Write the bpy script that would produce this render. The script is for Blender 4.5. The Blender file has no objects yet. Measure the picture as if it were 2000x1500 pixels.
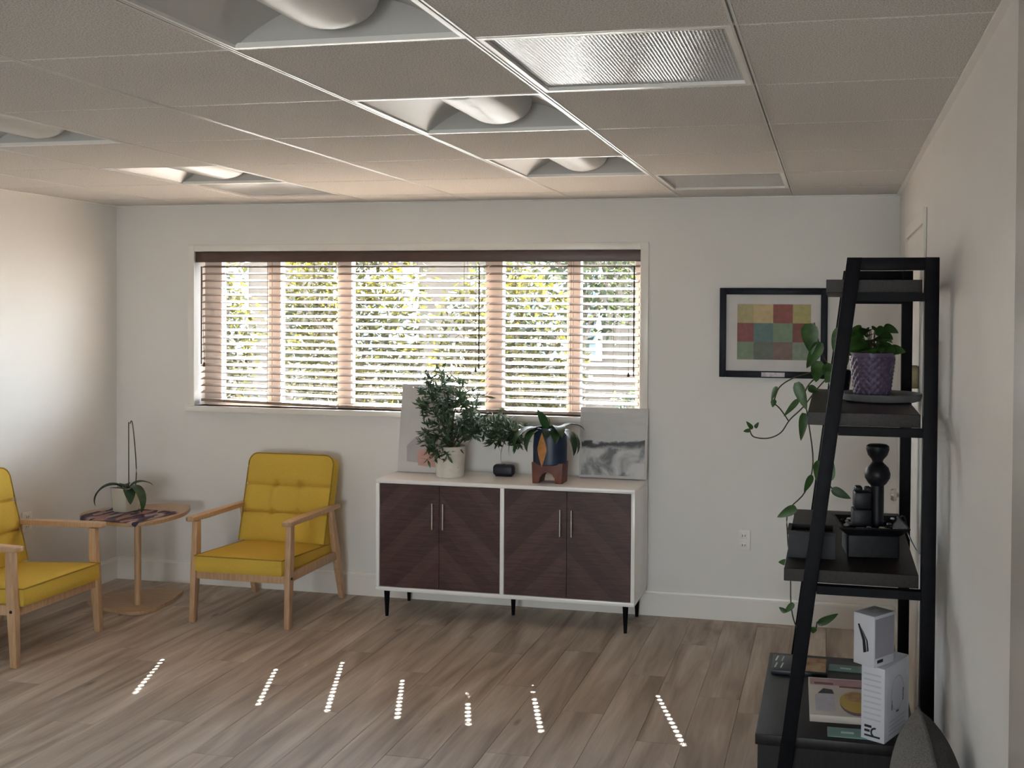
import bpy, bmesh, math, random
from mathutils import Vector, Matrix, noise
R = math.radians
random.seed(7)
SC = bpy.context.scene
COL = SC.collection

# ------------------------------------------------------------------ camera
CAM_Z = 1.702
yaw, pitch, roll = R(11.92), R(-0.9327), R(0.4323)
fw = Vector((-math.sin(yaw)*math.cos(pitch), math.cos(yaw)*math.cos(pitch), math.sin(pitch)))
r0 = Vector((math.cos(yaw), math.sin(yaw), 0)); u0 = r0.cross(fw)
rr = r0*math.cos(roll) + u0*math.sin(roll); uu = u0*math.cos(roll) - r0*math.sin(roll)
cd = bpy.data.cameras.new('camera'); cam = bpy.data.objects.new('camera', cd); COL.objects.link(cam)
M = Matrix((rr, uu, -fw)).transposed().to_4x4(); M.translation = Vector((0, 0, CAM_Z)); cam.matrix_world = M
cd.sensor_width = 36; cd.lens = 36*2015.16/2000; cd.shift_x = -200.35/2000; cd.shift_y = -110.9/2000
cd.clip_start = 0.05; cd.clip_end = 200
SC.camera = cam

# ------------------------------------------------------------------ world, sun, exposure
SUN_TO = Vector((0.379, -1.0, -1.088)).normalized()
w = bpy.data.worlds.new('sky'); SC.world = w; w.use_nodes = True
nt = w.node_tree; nt.nodes.clear()
wo = nt.nodes.new('ShaderNodeOutputWorld'); bg = nt.nodes.new('ShaderNodeBackground')
tcw = nt.nodes.new('ShaderNodeTexCoord'); spw = nt.nodes.new('ShaderNodeSeparateXYZ'); crw = nt.nodes.new('ShaderNodeValToRGB')
crw.color_ramp.elements[0].position = 0.0; crw.color_ramp.elements[0].color = (0.93, 0.97, 1.0, 1)     # bright hazy horizon
crw.color_ramp.elements[1].position = 0.8; crw.color_ramp.elements[1].color = (0.60, 0.74, 0.95, 1)    # bluer zenith
nt.links.new(tcw.outputs['Generated'], spw.inputs[0]); nt.links.new(spw.outputs['Z'], crw.inputs[0]); nt.links.new(crw.outputs[0], bg.inputs[0]); nt.links.new(bg.outputs[0], wo.inputs[0])
bg.inputs[1].default_value = 7.6
sl = bpy.data.lights.new('sun', 'SUN'); sl.energy = 80; sl.angle = R(0.53); sl.color = (1.0, 0.99, 0.98)
so = bpy.data.objects.new('sun', sl); COL.objects.link(so); so.location = (-4, 14, 14)
so.rotation_euler = SUN_TO.to_track_quat('-Z', 'Y').to_euler()
SC.view_settings.view_transform = 'Standard'; SC.view_settings.look = 'None'
SC.view_settings.gamma = 1.0; SC.view_settings.use_curve_mapping = False
SC.view_settings.exposure = 1.5
SC.cycles.use_denoising = True
SC.cycles.max_bounces = 12; SC.cycles.diffuse_bounces = 7; SC.cycles.glossy_bounces = 4; SC.cycles.transparent_max_bounces = 24
SC.cycles.caustics_reflective = False; SC.cycles.caustics_refractive = False
SC.cycles.sample_clamp_indirect = 12

def portal(name, loc, rot, sx, sy):
    l = bpy.data.lights.new(name, 'AREA'); l.shape = 'RECTANGLE'; l.size = sx; l.size_y = sy; l.cycles.is_portal = True
    o = bpy.data.objects.new(name, l); COL.objects.link(o); o.location = loc; o.rotation_euler = rot

# room
D, XL, XR, H, YF = 5.673, -4.382, 0.344, 2.3295, -4.5
RFILL = (-1.7, 0.30, 0.12, 2.12)      # unseen opening added behind the camera to let in fill light
portal('rear_fill_portal', ((RFILL[0]+RFILL[1])/2, YF-0.1, (RFILL[2]+RFILL[3])/2), (R(90), 0, 0), RFILL[1]-RFILL[0], RFILL[3]-RFILL[2])

# ------------------------------------------------------------------ materials
MATS = {}
def mat(name, col, rough=0.6, col2=None, scale=20, mapping=(1, 1, 1), bump=0.0, bscale=None, metal=0.0, detail=4, fac=(0.35, 0.65), spec=0.5, rnd=0.0, coat=0.0, trans=0.0):
    if name in MATS: return MATS[name]
    m = bpy.data.materials.new(name); m.use_nodes = True; t = m.node_tree; b = t.nodes['Principled BSDF']
    b.inputs['Base Color'].default_value = (*col, 1); b.inputs['Roughness'].default_value = rough
    b.inputs['Metallic'].default_value = metal; b.inputs['Specular IOR Level'].default_value = spec
    b.inputs['Coat Weight'].default_value = coat
    if col2 or bump:
        tc = t.nodes.new('ShaderNodeTexCoord'); mp = t.nodes.new('ShaderNodeMapping'); mp.inputs['Scale'].default_value = mapping
        t.links.new(tc.outputs['Object'], mp.inputs[0])
    if col2:
        n = t.nodes.new('ShaderNodeTexNoise'); n.inputs['Scale'].default_value = scale; n.inputs['Detail'].default_value = detail
        t.links.new(mp.outputs[0], n.inputs['Vector'])
        cr = t.nodes.new('ShaderNodeValToRGB'); cr.color_ramp.elements[0].position = fac[0]; cr.color_ramp.elements[1].position = fac[1]
        cr.color_ramp.elements[0].color = (*col, 1); cr.color_ramp.elements[1].color = (*col2, 1)
        t.links.new(n.outputs[0], cr.inputs[0]); last = cr.outputs[0]
        if rnd:
            oi = t.nodes.new('ShaderNodeObjectInfo'); h = t.nodes.new('ShaderNodeHueSaturation'); mr = t.nodes.new('ShaderNodeMapRange')
            mr.inputs[3].default_value = 1-rnd; mr.inputs[4].default_value = 1+rnd
            t.links.new(oi.outputs['Random'], mr.inputs[0]); t.links.new(mr.outputs[0], h.inputs['Value']); t.links.new(last, h.inputs['Color']); last = h.outputs[0]
        t.links.new(last, b.inputs['Base Color'])
    if bump:
        n2 = t.nodes.new('ShaderNodeTexNoise'); n2.inputs['Scale'].default_value = bscale or scale; n2.inputs['Detail'].default_value = 3
        t.links.new(mp.outputs[0], n2.inputs['Vector'])
        bp = t.nodes.new('ShaderNodeBump'); bp.inputs['Strength'].default_value = bump; bp.inputs['Distance'].default_value = 0.004
        t.links.new(n2.outputs[0], bp.inputs['Height']); t.links.new(bp.outputs[0], b.inputs['Normal'])
    if trans:
        o = t.nodes['Material Output']; tr = t.nodes.new('ShaderNodeBsdfTranslucent'); mx = t.nodes.new('ShaderNodeMixShader'); mx.inputs[0].default_value = trans
        src = b.inputs['Base Color'].links[0].from_socket if b.inputs['Base Color'].is_linked else None
        if src: t.links.new(src, tr.inputs[0])
        else: tr.inputs[0].default_value = (*[min(1, c*1.4) for c in col], 1)
        t.links.new(b.outputs[0], mx.inputs[1]); t.links.new(tr.outputs[0], mx.inputs[2]); t.links.new(mx.outputs[0], o.inputs[0])
    MATS[name] = m; return m

m_wall = mat('wall_paint', (0.755, 0.745, 0.73), 0.55, (0.775, 0.765, 0.75), 3, bump=0.05, bscale=220, spec=0.35)
m_trim = mat('trim_paint', (0.80, 0.78, 0.74), 0.32, (0.82, 0.80, 0.765), 5)
m_tile = mat('ceiling_tile_fibre', (0.53, 0.515, 0.50), 0.95, (0.77, 0.755, 0.74), 240, bump=0.4, bscale=300, detail=2, fac=(0.40, 0.56), spec=0.1, rnd=0.03)
m_grid = mat('grid_enamel', (0.84, 0.83, 0.81), 0.35, (0.86, 0.85, 0.83), 8)
m_runner = mat('runner_enamel', (0.66, 0.65, 0.63), 0.35, (0.70, 0.69, 0.67), 8)
m_gap = mat('plenum_dark', (0.05, 0.05, 0.05), 0.9, (0.07, 0.07, 0.07), 8)
m_troff = mat('fixture_enamel', (0.55, 0.55, 0.545), 0.4, (0.58, 0.58, 0.575), 4)
m_basket = mat('fixture_diffuser', (0.86, 0.86, 0.85), 0.35, (0.88, 0.88, 0.87), 6, trans=0.35)
m_blind = mat('blind_wood', (0.26, 0.195, 0.15), 0.45, (0.33, 0.255, 0.205), 14, (1, 10, 10))
m_valance = mat('valance_wood', (0.075, 0.04, 0.033), 0.4, (0.10, 0.055, 0.042), 14, (1, 8, 8))
m_cord = mat('blind_cord', (0.05, 0.03, 0.025), 0.8, (0.07, 0.045, 0.035), 40)
m_winframe = mat('window_frame_paint', (0.46, 0.40, 0.37), 0.5, (0.50, 0.44, 0.41), 6)
m_oak = mat('chair_oak', (0.47, 0.29, 0.16), 0.45, (0.56, 0.37, 0.22), 9, (14, 14, 1.2))
m_yellow = mat('mustard_fabric', (0.60, 0.395, 0.060), 0.9, (0.68, 0.465, 0.085), 340, bump=0.25, bscale=420, spec=0.15)
m_piping = mat('mustard_piping', (0.30, 0.195, 0.022), 0.9, (0.36, 0.24, 0.03), 200)
m_cabwhite = mat('cabinet_white', (0.90, 0.89, 0.88), 0.25, (0.92, 0.91, 0.90), 4)
m_door = mat('cabinet_walnut', (0.050, 0.020, 0.019), 0.42, (0.085, 0.038, 0.034), 7, (1.5, 26, 26))
m_black = mat('black_metal', (0.004, 0.004, 0.0058), 0.5, (0.006, 0.006, 0.008), 30, spec=0.1)
m_chrome = mat('brushed_steel', (0.62, 0.61, 0.60), 0.25, (0.70, 0.69, 0.68), 60, (1, 1, 0.1), metal=1)
m_brass = mat('old_brass', (0.24, 0.20, 0.11), 0.45, (0.32, 0.27, 0.16), 30, metal=0.9)
m_shelf = mat('shelf_wood', (0.010, 0.006, 0.005), 0.45, (0.021, 0.013, 0.011), 8, (14, 1, 14), spec=0.25)
m_lacquer = mat('black_table', (0.008, 0.006, 0.006), 0.45, (0.013, 0.010, 0.0095), 9, (12, 1, 1), spec=0.3)
m_plate = mat('outlet_plastic', (0.80, 0.79, 0.75), 0.35, (0.82, 0.81, 0.77), 9)
m_dark = mat('dark_slot', (0.02, 0.02, 0.02), 0.8, (0.03, 0.03, 0.03), 20)
m_leafd = mat('leaf_dark', (0.010, 0.035, 0.014), 0.42, (0.028, 0.075, 0.026), 30, rnd=0.25, trans=0.12)
m_leafm = mat('leaf_mid', (0.020, 0.060, 0.012), 0.4, (0.055, 0.13, 0.028), 24, rnd=0.3, trans=0.18)
m_leafs = mat('leaf_small', (0.026, 0.060, 0.026), 0.45, (0.10, 0.165, 0.085), 26, trans=0.2)
m_stem = mat('stem_green', (0.035, 0.035, 0.012), 0.7, (0.075, 0.065, 0.03), 40)
m_soil = mat('potting_soil', (0.025, 0.016, 0.010), 1, (0.06, 0.035, 0.02), 90, bump=0.8)
m_cream = mat('cream_ceramic', (0.58, 0.55, 0.46), 0.4, (0.62, 0.59, 0.51), 12)
m_stoneware = mat('white_stoneware', (0.66, 0.63, 0.57), 0.6, (0.72, 0.69, 0.63), 30)
m_navy = mat('navy_glaze', (0.010, 0.020, 0.050), 0.4, (0.017, 0.032, 0.075), 16)
m_orange = mat('orange_glaze', (0.46, 0.19, 0.05), 0.45, (0.56, 0.27, 0.09), 24)
m_red = mat('red_clay', (0.13, 0.035, 0.022), 0.5, (0.17, 0.05, 0.03), 16)
m_device = mat('device_plastic', (0.010, 0.012, 0.026), 0.45, (0.015, 0.018, 0.034), 20)
m_purple = mat('purple_ceramic', (0.085, 0.058, 0.118), 0.42, (0.115, 0.080, 0.155), 14)
m_saucer = mat('grey_stone', (0.15, 0.15, 0.165), 0.5, (0.19, 0.19, 0.20), 20)
m_stone = mat('black_slate', (0.005, 0.005, 0.007), 0.45, (0.010, 0.010, 0.013), 25, bump=0.4, spec=0.25)
m_pebble = mat('glass_pebble', (0.50, 0.50, 0.47), 0.15, (0.62, 0.62, 0.58), 25)
m_greyfab = mat('grey_tweed', (0.11, 0.105, 0.098), 0.95, (0.21, 0.20, 0.19), 300, bump=0.4, bscale=360, spec=0.1)
m_boxw = mat('white_card', (0.58, 0.58, 0.63), 0.5, (0.62, 0.62, 0.67), 6)
m_boxg = mat('grey_print', (0.46, 0.46, 0.51), 0.5, (0.50, 0.50, 0.55), 8)
m_ink = mat('black_ink', (0.012, 0.012, 0.015), 0.5, (0.02, 0.02, 0.024), 8)
m_teal = mat('teal_card', (0.10, 0.20, 0.19), 0.5, (0.13, 0.24, 0.22), 8)
m_teall = mat('pale_ink', (0.40, 0.52, 0.50), 0.5, (0.45, 0.56, 0.54), 8)
m_asphalt = mat('outdoor_paving', (0.16, 0.15, 0.14), 0.9, (0.20, 0.19, 0.175), 6)
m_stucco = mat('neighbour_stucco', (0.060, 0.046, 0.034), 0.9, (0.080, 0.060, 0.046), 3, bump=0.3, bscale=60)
m_hedge = mat('hedge_leaf', (0.014, 0.016, 0.003), 0.5, (0.075, 0.060, 0.009), 2.5, rnd=0.2, trans=0.45)
m_treeleaf = mat('tree_leaf', (0.012, 0.020, 0.007), 0.5, (0.045, 0.052, 0.014), 2.5, trans=0.45)
m_bark = mat('bark', (0.06, 0.045, 0.035), 0.95, (0.12, 0.09, 0.07), 30, bump=0.8)

def glass_mat():
    m = bpy.data.materials.new('window_glass'); m.use_nodes = True; t = m.node_tree; t.nodes.clear()
    o = t.nodes.new('ShaderNodeOutputMaterial'); a = t.nodes.new('ShaderNodeBsdfTransparent'); g = t.nodes.new('ShaderNodeBsdfGlossy'); x = t.nodes.new('ShaderNodeMixShader')
    a.inputs[0].default_value = (0.95, 0.97, 0.96, 1); g.inputs['Roughness'].default_value = 0.02; x.inputs[0].default_value = 0.06
    t.links.new(a.outputs[0], x.inputs[1]); t.links.new(g.outputs[0], x.inputs[2]); t.links.new(x.outputs[0], o.inputs[0]); return m
m_glass = glass_mat()

def plank_mat():
    m = bpy.data.materials.new('vinyl_oak_plank'); m.use_nodes = True; t = m.node_tree; b = t.nodes['Principled BSDF']
    N, L = t.nodes.new, t.links.new
    tc = N('ShaderNodeTexCoord'); oi = N('ShaderNodeObjectInfo'); cx = N('ShaderNodeCombineXYZ'); mu = N('ShaderNodeMath'); mu.operation = 'MULTIPLY'; mu.inputs[1].default_value = 71
    L(oi.outputs['Random'], mu.inputs[0]); L(mu.outputs[0], cx.inputs[0]); L(mu.outputs[0], cx.inputs[1]); L(mu.outputs[0], cx.inputs[2])
    ad = N('ShaderNodeVectorMath'); ad.operation = 'ADD'; L(tc.outputs['Object'], ad.inputs[0]); L(cx.outputs[0], ad.inputs[1])
    mp = N('ShaderNodeMapping'); mp.inputs['Scale'].default_value = (6.5, 0.75, 1); L(ad.outputs[0], mp.inputs[0])
    n = N('ShaderNodeTexNoise'); n.inputs['Scale'].default_value = 1.6; n.inputs['Detail'].default_value = 5; n.inputs['Distortion'].default_value = 0.6; L(mp.outputs[0], n.inputs['Vector'])
    cr = N('ShaderNodeValToRGB'); e = cr.color_ramp.elements
    e[0].position = 0.28; e[0].color = (0.26, 0.205, 0.165, 1); e[1].position = 0.74; e[1].color = (0.62, 0.55, 0.48, 1)
    k = e.new(0.5); k.color = (0.43, 0.36, 0.30, 1)
    L(n.outputs[0], cr.inputs[0])
    mp2 = N('ShaderNodeMapping'); mp2.inputs['Scale'].default_value = (60, 2.2, 1); L(ad.outputs[0], mp2.inputs[0])
    n2 = N('ShaderNodeTexNoise'); n2.inputs['Scale'].default_value = 2; n2.inputs['Detail'].default_value = 4; L(mp2.outputs[0], n2.inputs['Vector'])
    mr = N('ShaderNodeMapRange'); mr.inputs[3].default_value = 0.90; mr.inputs[4].default_value = 1.20; L(n2.outputs[0], mr.inputs[0])
    mr2 = N('ShaderNodeMapRange'); mr2.inputs[3].default_value = 0.93; mr2.inputs[4].default_value = 1.07; L(oi.outputs['Random'], mr2.inputs[0])
    m2 = N('ShaderNodeMath'); m2.operation = 'MULTIPLY'; L(mr.outputs[0], m2.inputs[0]); L(mr2.outputs[0], m2.inputs[1])
    # scattered knots
    v = N('ShaderNodeTexVoronoi'); v.inputs['Scale'].default_value = 1.0; mp3 = N('ShaderNodeMapping'); mp3.inputs['Scale'].default_value = (5.5, 2.0, 1); L(ad.outputs[0], mp3.inputs[0]); L(mp3.outputs[0], v.inputs['Vector'])
    mr3 = N('ShaderNodeMapRange'); mr3.inputs[1].default_value = 0.02; mr3.inputs[2].default_value = 0.10; mr3.inputs[3].default_value = 0.55; mr3.inputs[4].default_value = 1.0; L(v.outputs['Distance'], mr3.inputs[0])
    m3 = N('ShaderNodeMath'); m3.operation = 'MULTIPLY'; L(m2.outputs[0], m3.inputs[0]); L(mr3.outputs[0], m3.inputs[1])
    h = N('ShaderNodeHueSaturation'); L(m3.outputs[0], h.inputs['Value']); L(cr.outputs[0], h.inputs['Color']); L(h.outputs[0], b.inputs['Base Color'])
    b.inputs['Roughness'].default_value = 0.5; b.inputs['Specular IOR Level'].default_value = 0.25
    bp = N('ShaderNodeBump'); bp.inputs['Strength'].default_value = 0.12; bp.inputs['Distance'].default_value = 0.002; L(n2.outputs[0], bp.inputs['Height']); L(bp.outputs[0], b.inputs['Normal'])
    return m
m_plank = plank_mat()

def lens_mat():
    m = bpy.data.materials.new('prismatic_acrylic'); m.use_nodes = True; t = m.node_tree; b = t.nodes['Principled BSDF']; N, L = t.nodes.new, t.links.new
    b.inputs['Base Color'].default_value = (0.42, 0.42, 0.42, 1); b.inputs['Roughness'].default_value = 0.16; b.inputs['Specular IOR Level'].default_value = 0.55
    tc = N('ShaderNodeTexCoord'); v = N('ShaderNodeTexVoronoi'); v.inputs['Scale'].default_value = 110; v.inputs['Randomness'].default_value = 0.15
    L(tc.outputs['Object'], v.inputs['Vector']); bp = N('ShaderNodeBump'); bp.inputs['Strength'].default_value = 0.6; bp.inputs['Distance'].default_value = 0.003
    L(v.outputs['Distance'], bp.inputs['Height']); L(bp.outputs[0], b.inputs['Normal']); return m
m_lens = lens_mat()

def seascape_mat():
    # grey abstract landscape, painted flat on the canvas front (x and z of the canvas in metres)
    m = bpy.data.materials.new('grey_landscape_paint'); m.use_nodes = True; t = m.node_tree; b = t.nodes['Principled BSDF']; N, L = t.nodes.new, t.links.new
    b.inputs['Roughness'].default_value = 0.35
    tc = N('ShaderNodeTexCoord'); sp = N('ShaderNodeSeparateXYZ'); L(tc.outputs['Object'], sp.inputs[0])
    n = N('ShaderNodeTexNoise'); n.inputs['Scale'].default_value = 9; n.inputs['Detail'].default_value = 6; n.inputs['Distortion'].default_value = 0.7; L(tc.outputs['Object'], n.inputs['Vector'])
    mp = N('ShaderNodeMapping'); mp.inputs['Scale'].default_value = (6, 1, 20); L(tc.outputs['Object'], mp.inputs[0])
    n2 = N('ShaderNodeTexNoise'); n2.inputs['Scale'].default_value = 2.2; n2.inputs['Detail'].default_value = 5; L(mp.outputs[0], n2.inputs['Vector'])
    ma = N('ShaderNodeMath'); ma.operation = 'MULTIPLY_ADD'; ma.inputs[1].default_value = 0.13; L(n.outputs[0], ma.inputs[0]); L(sp.outputs['Z'], ma.inputs[2])
    sky = N('ShaderNodeValToRGB'); sky.color_ramp.elements[0].color = (0.42, 0.42, 0.43, 1); sky.color_ramp.elements[1].color = (0.55, 0.55, 0.56, 1); L(n2.outputs[0], sky.inputs[0])
    sea = N('ShaderNodeValToRGB'); e = sea.color_ramp.elements; e[0].position = 0.36; e[0].color = (0.10, 0.11, 0.12, 1); e[1].position = 0.56; e[1].color = (0.52, 0.52, 0.52, 1); L(n.outputs[0], sea.inputs[0])
    hor = N('ShaderNodeValToRGB'); e = hor.color_ramp.elements; hor.color_ramp.interpolation = 'LINEAR'
    e[0].position = 0.2621; e[0].color = (0, 0, 0, 1); e[1].position = 0.2741; e[1].color = (1, 1, 1, 1); L(ma.outputs[0], hor.inputs[0])
    mx = N('ShaderNodeMixRGB'); L(hor.outputs[0], mx.inputs[0]); L(sea.outputs[0], mx.inputs[1]); L(sky.outputs[0], mx.inputs[2])
    ln = N('ShaderNodeValToRGB'); e = ln.color_ramp.elements; e[0].position = 0.2281; e[0].color = (1, 1, 1, 1); e[1].position = 0.2501; e[1].color = (0.05, 0.05, 0.055, 1)
    k = e.new(0.2641); k.color = (0.05, 0.05, 0.055, 1); k = e.new(0.2761); k.color = (1, 1, 1, 1); L(ma.outputs[0], ln.inputs[0])
    ml = N('ShaderNodeMixRGB'); ml.blend_type = 'MULTIPLY'; ml.inputs[0].default_value = 1; L(mx.outputs[0], ml.inputs[1]); L(ln.outputs[0], ml.inputs[2])
    L(ml.outputs[0], b.inputs['Base Color']); return m

# ------------------------------------------------------------------ mesh helpers
def bm_box(bm, x0, x1, y0, y1, z0, z1, mtx=None, bev=0.0, seg=2):
    r = bmesh.ops.create_cube(bm, size=1.0); vs = r['verts']
    S = Matrix.Translation(((x0+x1)/2, (y0+y1)/2, (z0+z1)/2)) @ Matrix.Diagonal((x1-x0, y1-y0, z1-z0, 1))
    bmesh.ops.transform(bm, matrix=S, verts=vs)
    if bev > 0:
        es = list({e for v in vs for e in v.link_edges})
        rb = bmesh.ops.bevel(bm, geom=es, offset=bev, segments=seg, affect='EDGES', profile=0.5)
        vs = list({v for f in rb['faces'] for v in f.verts} | {v for v in vs if v.is_valid})
    if mtx is not None: bmesh.ops.transform(bm, matrix=mtx, verts=vs)
    return vs

def new(name, bm, m, parent=None, loc=None, smooth=None):
    me = bpy.data.meshes.new(name); bmesh.ops.recalc_face_normals(bm, faces=bm.faces); bm.to_mesh(me); bm.free()
    if m: me.materials.append(m)
    if smooth:
        for p in me.polygons: p.use_smooth = True
        me.set_sharp_from_angle(angle=R(smooth))
    o = bpy.data.objects.new(name, me); COL.objects.link(o)
    if parent: o.parent = parent
    if loc: o.location = loc
    return o

def box(name, x0, x1, y0, y1, z0, z1, m, parent=None, bev=0.0, seg=2, mtx=None, loc=None):
    bm = bmesh.new(); bm_box(bm, x0, x1, y0, y1, z0, z1, mtx, bev, seg)
    return new(name, bm, m, parent, loc, 35 if bev else None)

def inst(o, parent=None, loc=None, rot=None, scale=None):
    c = o.copy(); COL.objects.link(c)
    if parent is not None: c.parent = parent
    if loc is not None: c.location = loc
    if rot is not None: c.rotation_euler = rot
    if scale is not None: c.scale = scale
    return c

def tag(o, label=None, cat=None, group=None, kind=None):
    if label: o['label'] = label
    if cat: o['category'] = cat
    if group: o['group'] = group
    if kind: o['kind'] = kind
    return o

def thing(name, label, cat, loc=(0, 0, 0), rz=0.0, group=None):
    o = bpy.data.objects.new(name, None); COL.objects.link(o); o.location = loc; o.rotation_euler = (0, 0, rz); o.empty_display_size = 0.1
    return tag(o, label, cat, group)

def bm_tube(bm, pts, rad, n=8, cap=True):
    pts = [Vector(p) for p in pts]; rings = []
    rads = rad if isinstance(rad, (list, tuple)) else [rad]*len(pts)
    up = Vector((0, 0, 1))
    for i, p in enumerate(pts):
        d = (pts[min(i+1, len(pts)-1)] - pts[max(i-1, 0)]).normalized()
        a = d.cross(up)
        if a.length < 1e-3: a = d.cross(Vector((1, 0, 0)))
        a.normalize(); b = d.cross(a)
        rings.append([bm.verts.new(p + (a*math.cos(2*math.pi*k/n) + b*math.sin(2*math.pi*k/n))*rads[i]) for k in range(n)])
    for i in range(len(rings)-1):
        for k in range(n):
            bm.faces.new((rings[i][k], rings[i][(k+1) % n], rings[i+1][(k+1) % n], rings[i+1][k]))
    if cap: bm.faces.new(rings[0][::-1]); bm.faces.new(rings[-1])

def smoothpts(pts, n=6):
    P = [Vector(p) for p in pts]; out = []
    for i in range(len(P)-1):
        p0, p1, p2, p3 = P[max(i-1, 0)], P[i], P[i+1], P[min(i+2, len(P)-1)]
        for k in range(n):
            t = k/n
            out.append(0.5*((2*p1) + (p2-p0)*t + (2*p0-5*p1+4*p2-p3)*t*t + (3*p1-p0-3*p2+p3)*t**3))
    out.append(P[-1]); return out

def tube(name, pts, rad, m, parent=None, n=8, sm=0):
    bm = bmesh.new(); bm_tube(bm, smoothpts(pts, sm) if sm else pts, rad, n); return new(name, bm, m, parent, None, 50)

def bm_lathe(bm, prof, n=40, centre=(0, 0, 0), sx=1, sy=1):
    c = Vector(centre); rings = []
    for r, z in prof:
        if r < 1e-6: rings.append([bm.verts.new(c + Vector((0, 0, z)))])
        else: rings.append([bm.verts.new(c + Vector((r*sx*math.cos(2*math.pi*k/n), r*sy*math.sin(2*math.pi*k/n), z))) for k in range(n)])
    for a, b in zip(rings, rings[1:]):
        for k in range(n):
            k2 = (k+1) % n
            if len(a) == 1 and len(b) == 1: continue
            if len(a) == 1: bm.faces.new((a[0], b[k2], b[k]))
            elif len(b) == 1: bm.faces.new((a[k], a[k2], b[0]))
            else: bm.faces.new((a[k], a[k2], b[k2], b[k]))

def lathe(name, prof, m, parent=None, n=40, centre=(0, 0, 0), sx=1, sy=1, ang=40):
    bm = bmesh.new(); bm_lathe(bm, prof, n, centre, sx, sy); return new(name, bm, m, parent, None, ang)

def prism(name, poly, axis, a, b, m, parent=None, bev=0.0, smooth=None):
    """extrude a 2-D polygon along axis (0 x: poly=(y,z); 1 y: poly=(x,z); 2 z: poly=(x,y)) from a to b"""
    bm = bmesh.new()
    def P(p, t): return {0: (t, p[0], p[1]), 1: (p[0], t, p[1]), 2: (p[0], p[1], t)}[axis]
    A = [bm.verts.new(P(p, a)) for p in poly]; B = [bm.verts.new(P(p, b)) for p in poly]; n = len(poly)
    fa = bm.faces.new(A); fb = bm.faces.new(B[::-1])
    for k in range(n): bm.faces.new((A[k], B[k], B[(k+1) % n], A[(k+1) % n]))
    if bev: bmesh.ops.bevel(bm, geom=list(fa.edges)+list(fb.edges), offset=bev, segments=2, affect='EDGES', profile=0.5)
    return new(name, bm, m, parent, None, smooth or (35 if bev else None))

def bm_leaf(bm, base, tip_dir, normal, L, W, droop=0.3, fold=0.25, n=7, heart=False):
    """a curved leaf blade with a midrib fold"""
    d = Vector(tip_dir).normalized(); nn = Vector(normal); nn = (nn - d*nn.dot(d)).normalized(); s = d.cross(nn)
    prev = None; p = Vector(base); step = L/n
    for i in range(n+1):
        t = i/n
        wd = W*0.5*(math.sin(math.pi*min(1, t**0.75*1.0))**0.8) if not heart else W*0.5*(max(0.0, math.sin(math.pi*(t**0.55)))**0.75)
        if i == n: wd = 0
        if i == 0: wd = W*0.06 if not heart else W*0.22
        c = p
        row = [bm.verts.new(c + s*wd + nn*(wd*fold)), bm.verts.new(c), bm.verts.new(c - s*wd + nn*(wd*fold))]
        if prev:
            bm.faces.new((prev[0], prev[1], row[1], row[0])); bm.faces.new((prev[1], prev[2], row[2], row[1]))
        prev = row
        rot = Matrix.Rotation(droop/n, 3, s)
        d = (rot @ d).normalized(); nn = (rot @ nn).normalized(); p = p + d*step

def leaf(name, base, tip_dir, normal, L, W, m, parent, droop=0.3, fold=0.25, heart=False, n=7):
    bm = bmesh.new(); bm_leaf(bm, base, tip_dir, normal, L, W, droop, fold, n, heart)
    o = new(name, bm, m, parent, None, 80)
    return o

def struct(o): o['kind'] = 'structure'; return o

# ------------------------------------------------------------------ setting: walls
WO = (-3.834, -1.048, 1.098, 2.045)   # window opening x0 x1 z0 z1
WT = 0.17
bm = bmesh.new()
bm_box(bm, XL-0.15, WO[0], D, D+WT, -0.1, H+0.25); bm_box(bm, WO[1], XR+0.15, D, D+WT, -0.1, H+0.25)
bm_box(bm, WO[0], WO[1], D, D+WT, -0.1, WO[2]); bm_box(bm, WO[0], WO[1], D, D+WT, WO[3], H+0.25)
struct(new('wall_back', bm, m_wall))
struct(box('wall_left', XL-0.15, XL, YF-0.15, D, -0.1, H+0.25, m_wall))
struct(box('wall_right', XR, XR+0.15, YF-0.15, D, -0.1, H+0.25, m_wall))
bm = bmesh.new()
bm_box(bm, XL, RFILL[0], YF-0.15, YF, -0.1, H+0.25); bm_box(bm, RFILL[1], XR, YF-0.15, YF, -0.1, H+0.25)
bm_box(bm, RFILL[0], RFILL[1], YF-0.15, YF, -0.1, RFILL[2]); bm_box(bm, RFILL[0], RFILL[1], YF-0.15, YF, RFILL[3], H+0.25)
struct(new('wall_front', bm, m_wall))

# floor: slab plus each plank
fl = struct(box('floor', XL, XR, YF, D, -0.1, -0.006, m_gap))
PW, PL = 0.182, 1.22
bm = bmesh.new(); bm_box(bm, 0, PW-0.0012, 0, PL-0.0012, -0.006, 0, None, 0.0008, 1)
pm = new('plank', bm, m_plank, fl)
first = True
x = XL; c = 0
while x < XR-0.01:
    wdt = min(PW, XR-x); off = [0, .43, .81, .22, .62, .05, .93, .34][c % 8]*PL
    y = D - PL + off
    while y > YF-PL:
        y1 = min(y+PL, D); y0 = max(y, YF)
        if y1-y0 > 0.05:
            o = pm if first else inst(pm); first = False
            o.parent = fl; o.location = (x, y0, 0)
            o.scale = (wdt/PW, (y1-y0)/PL, 1)
        y -= PL
    x += PW; c += 1

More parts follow.
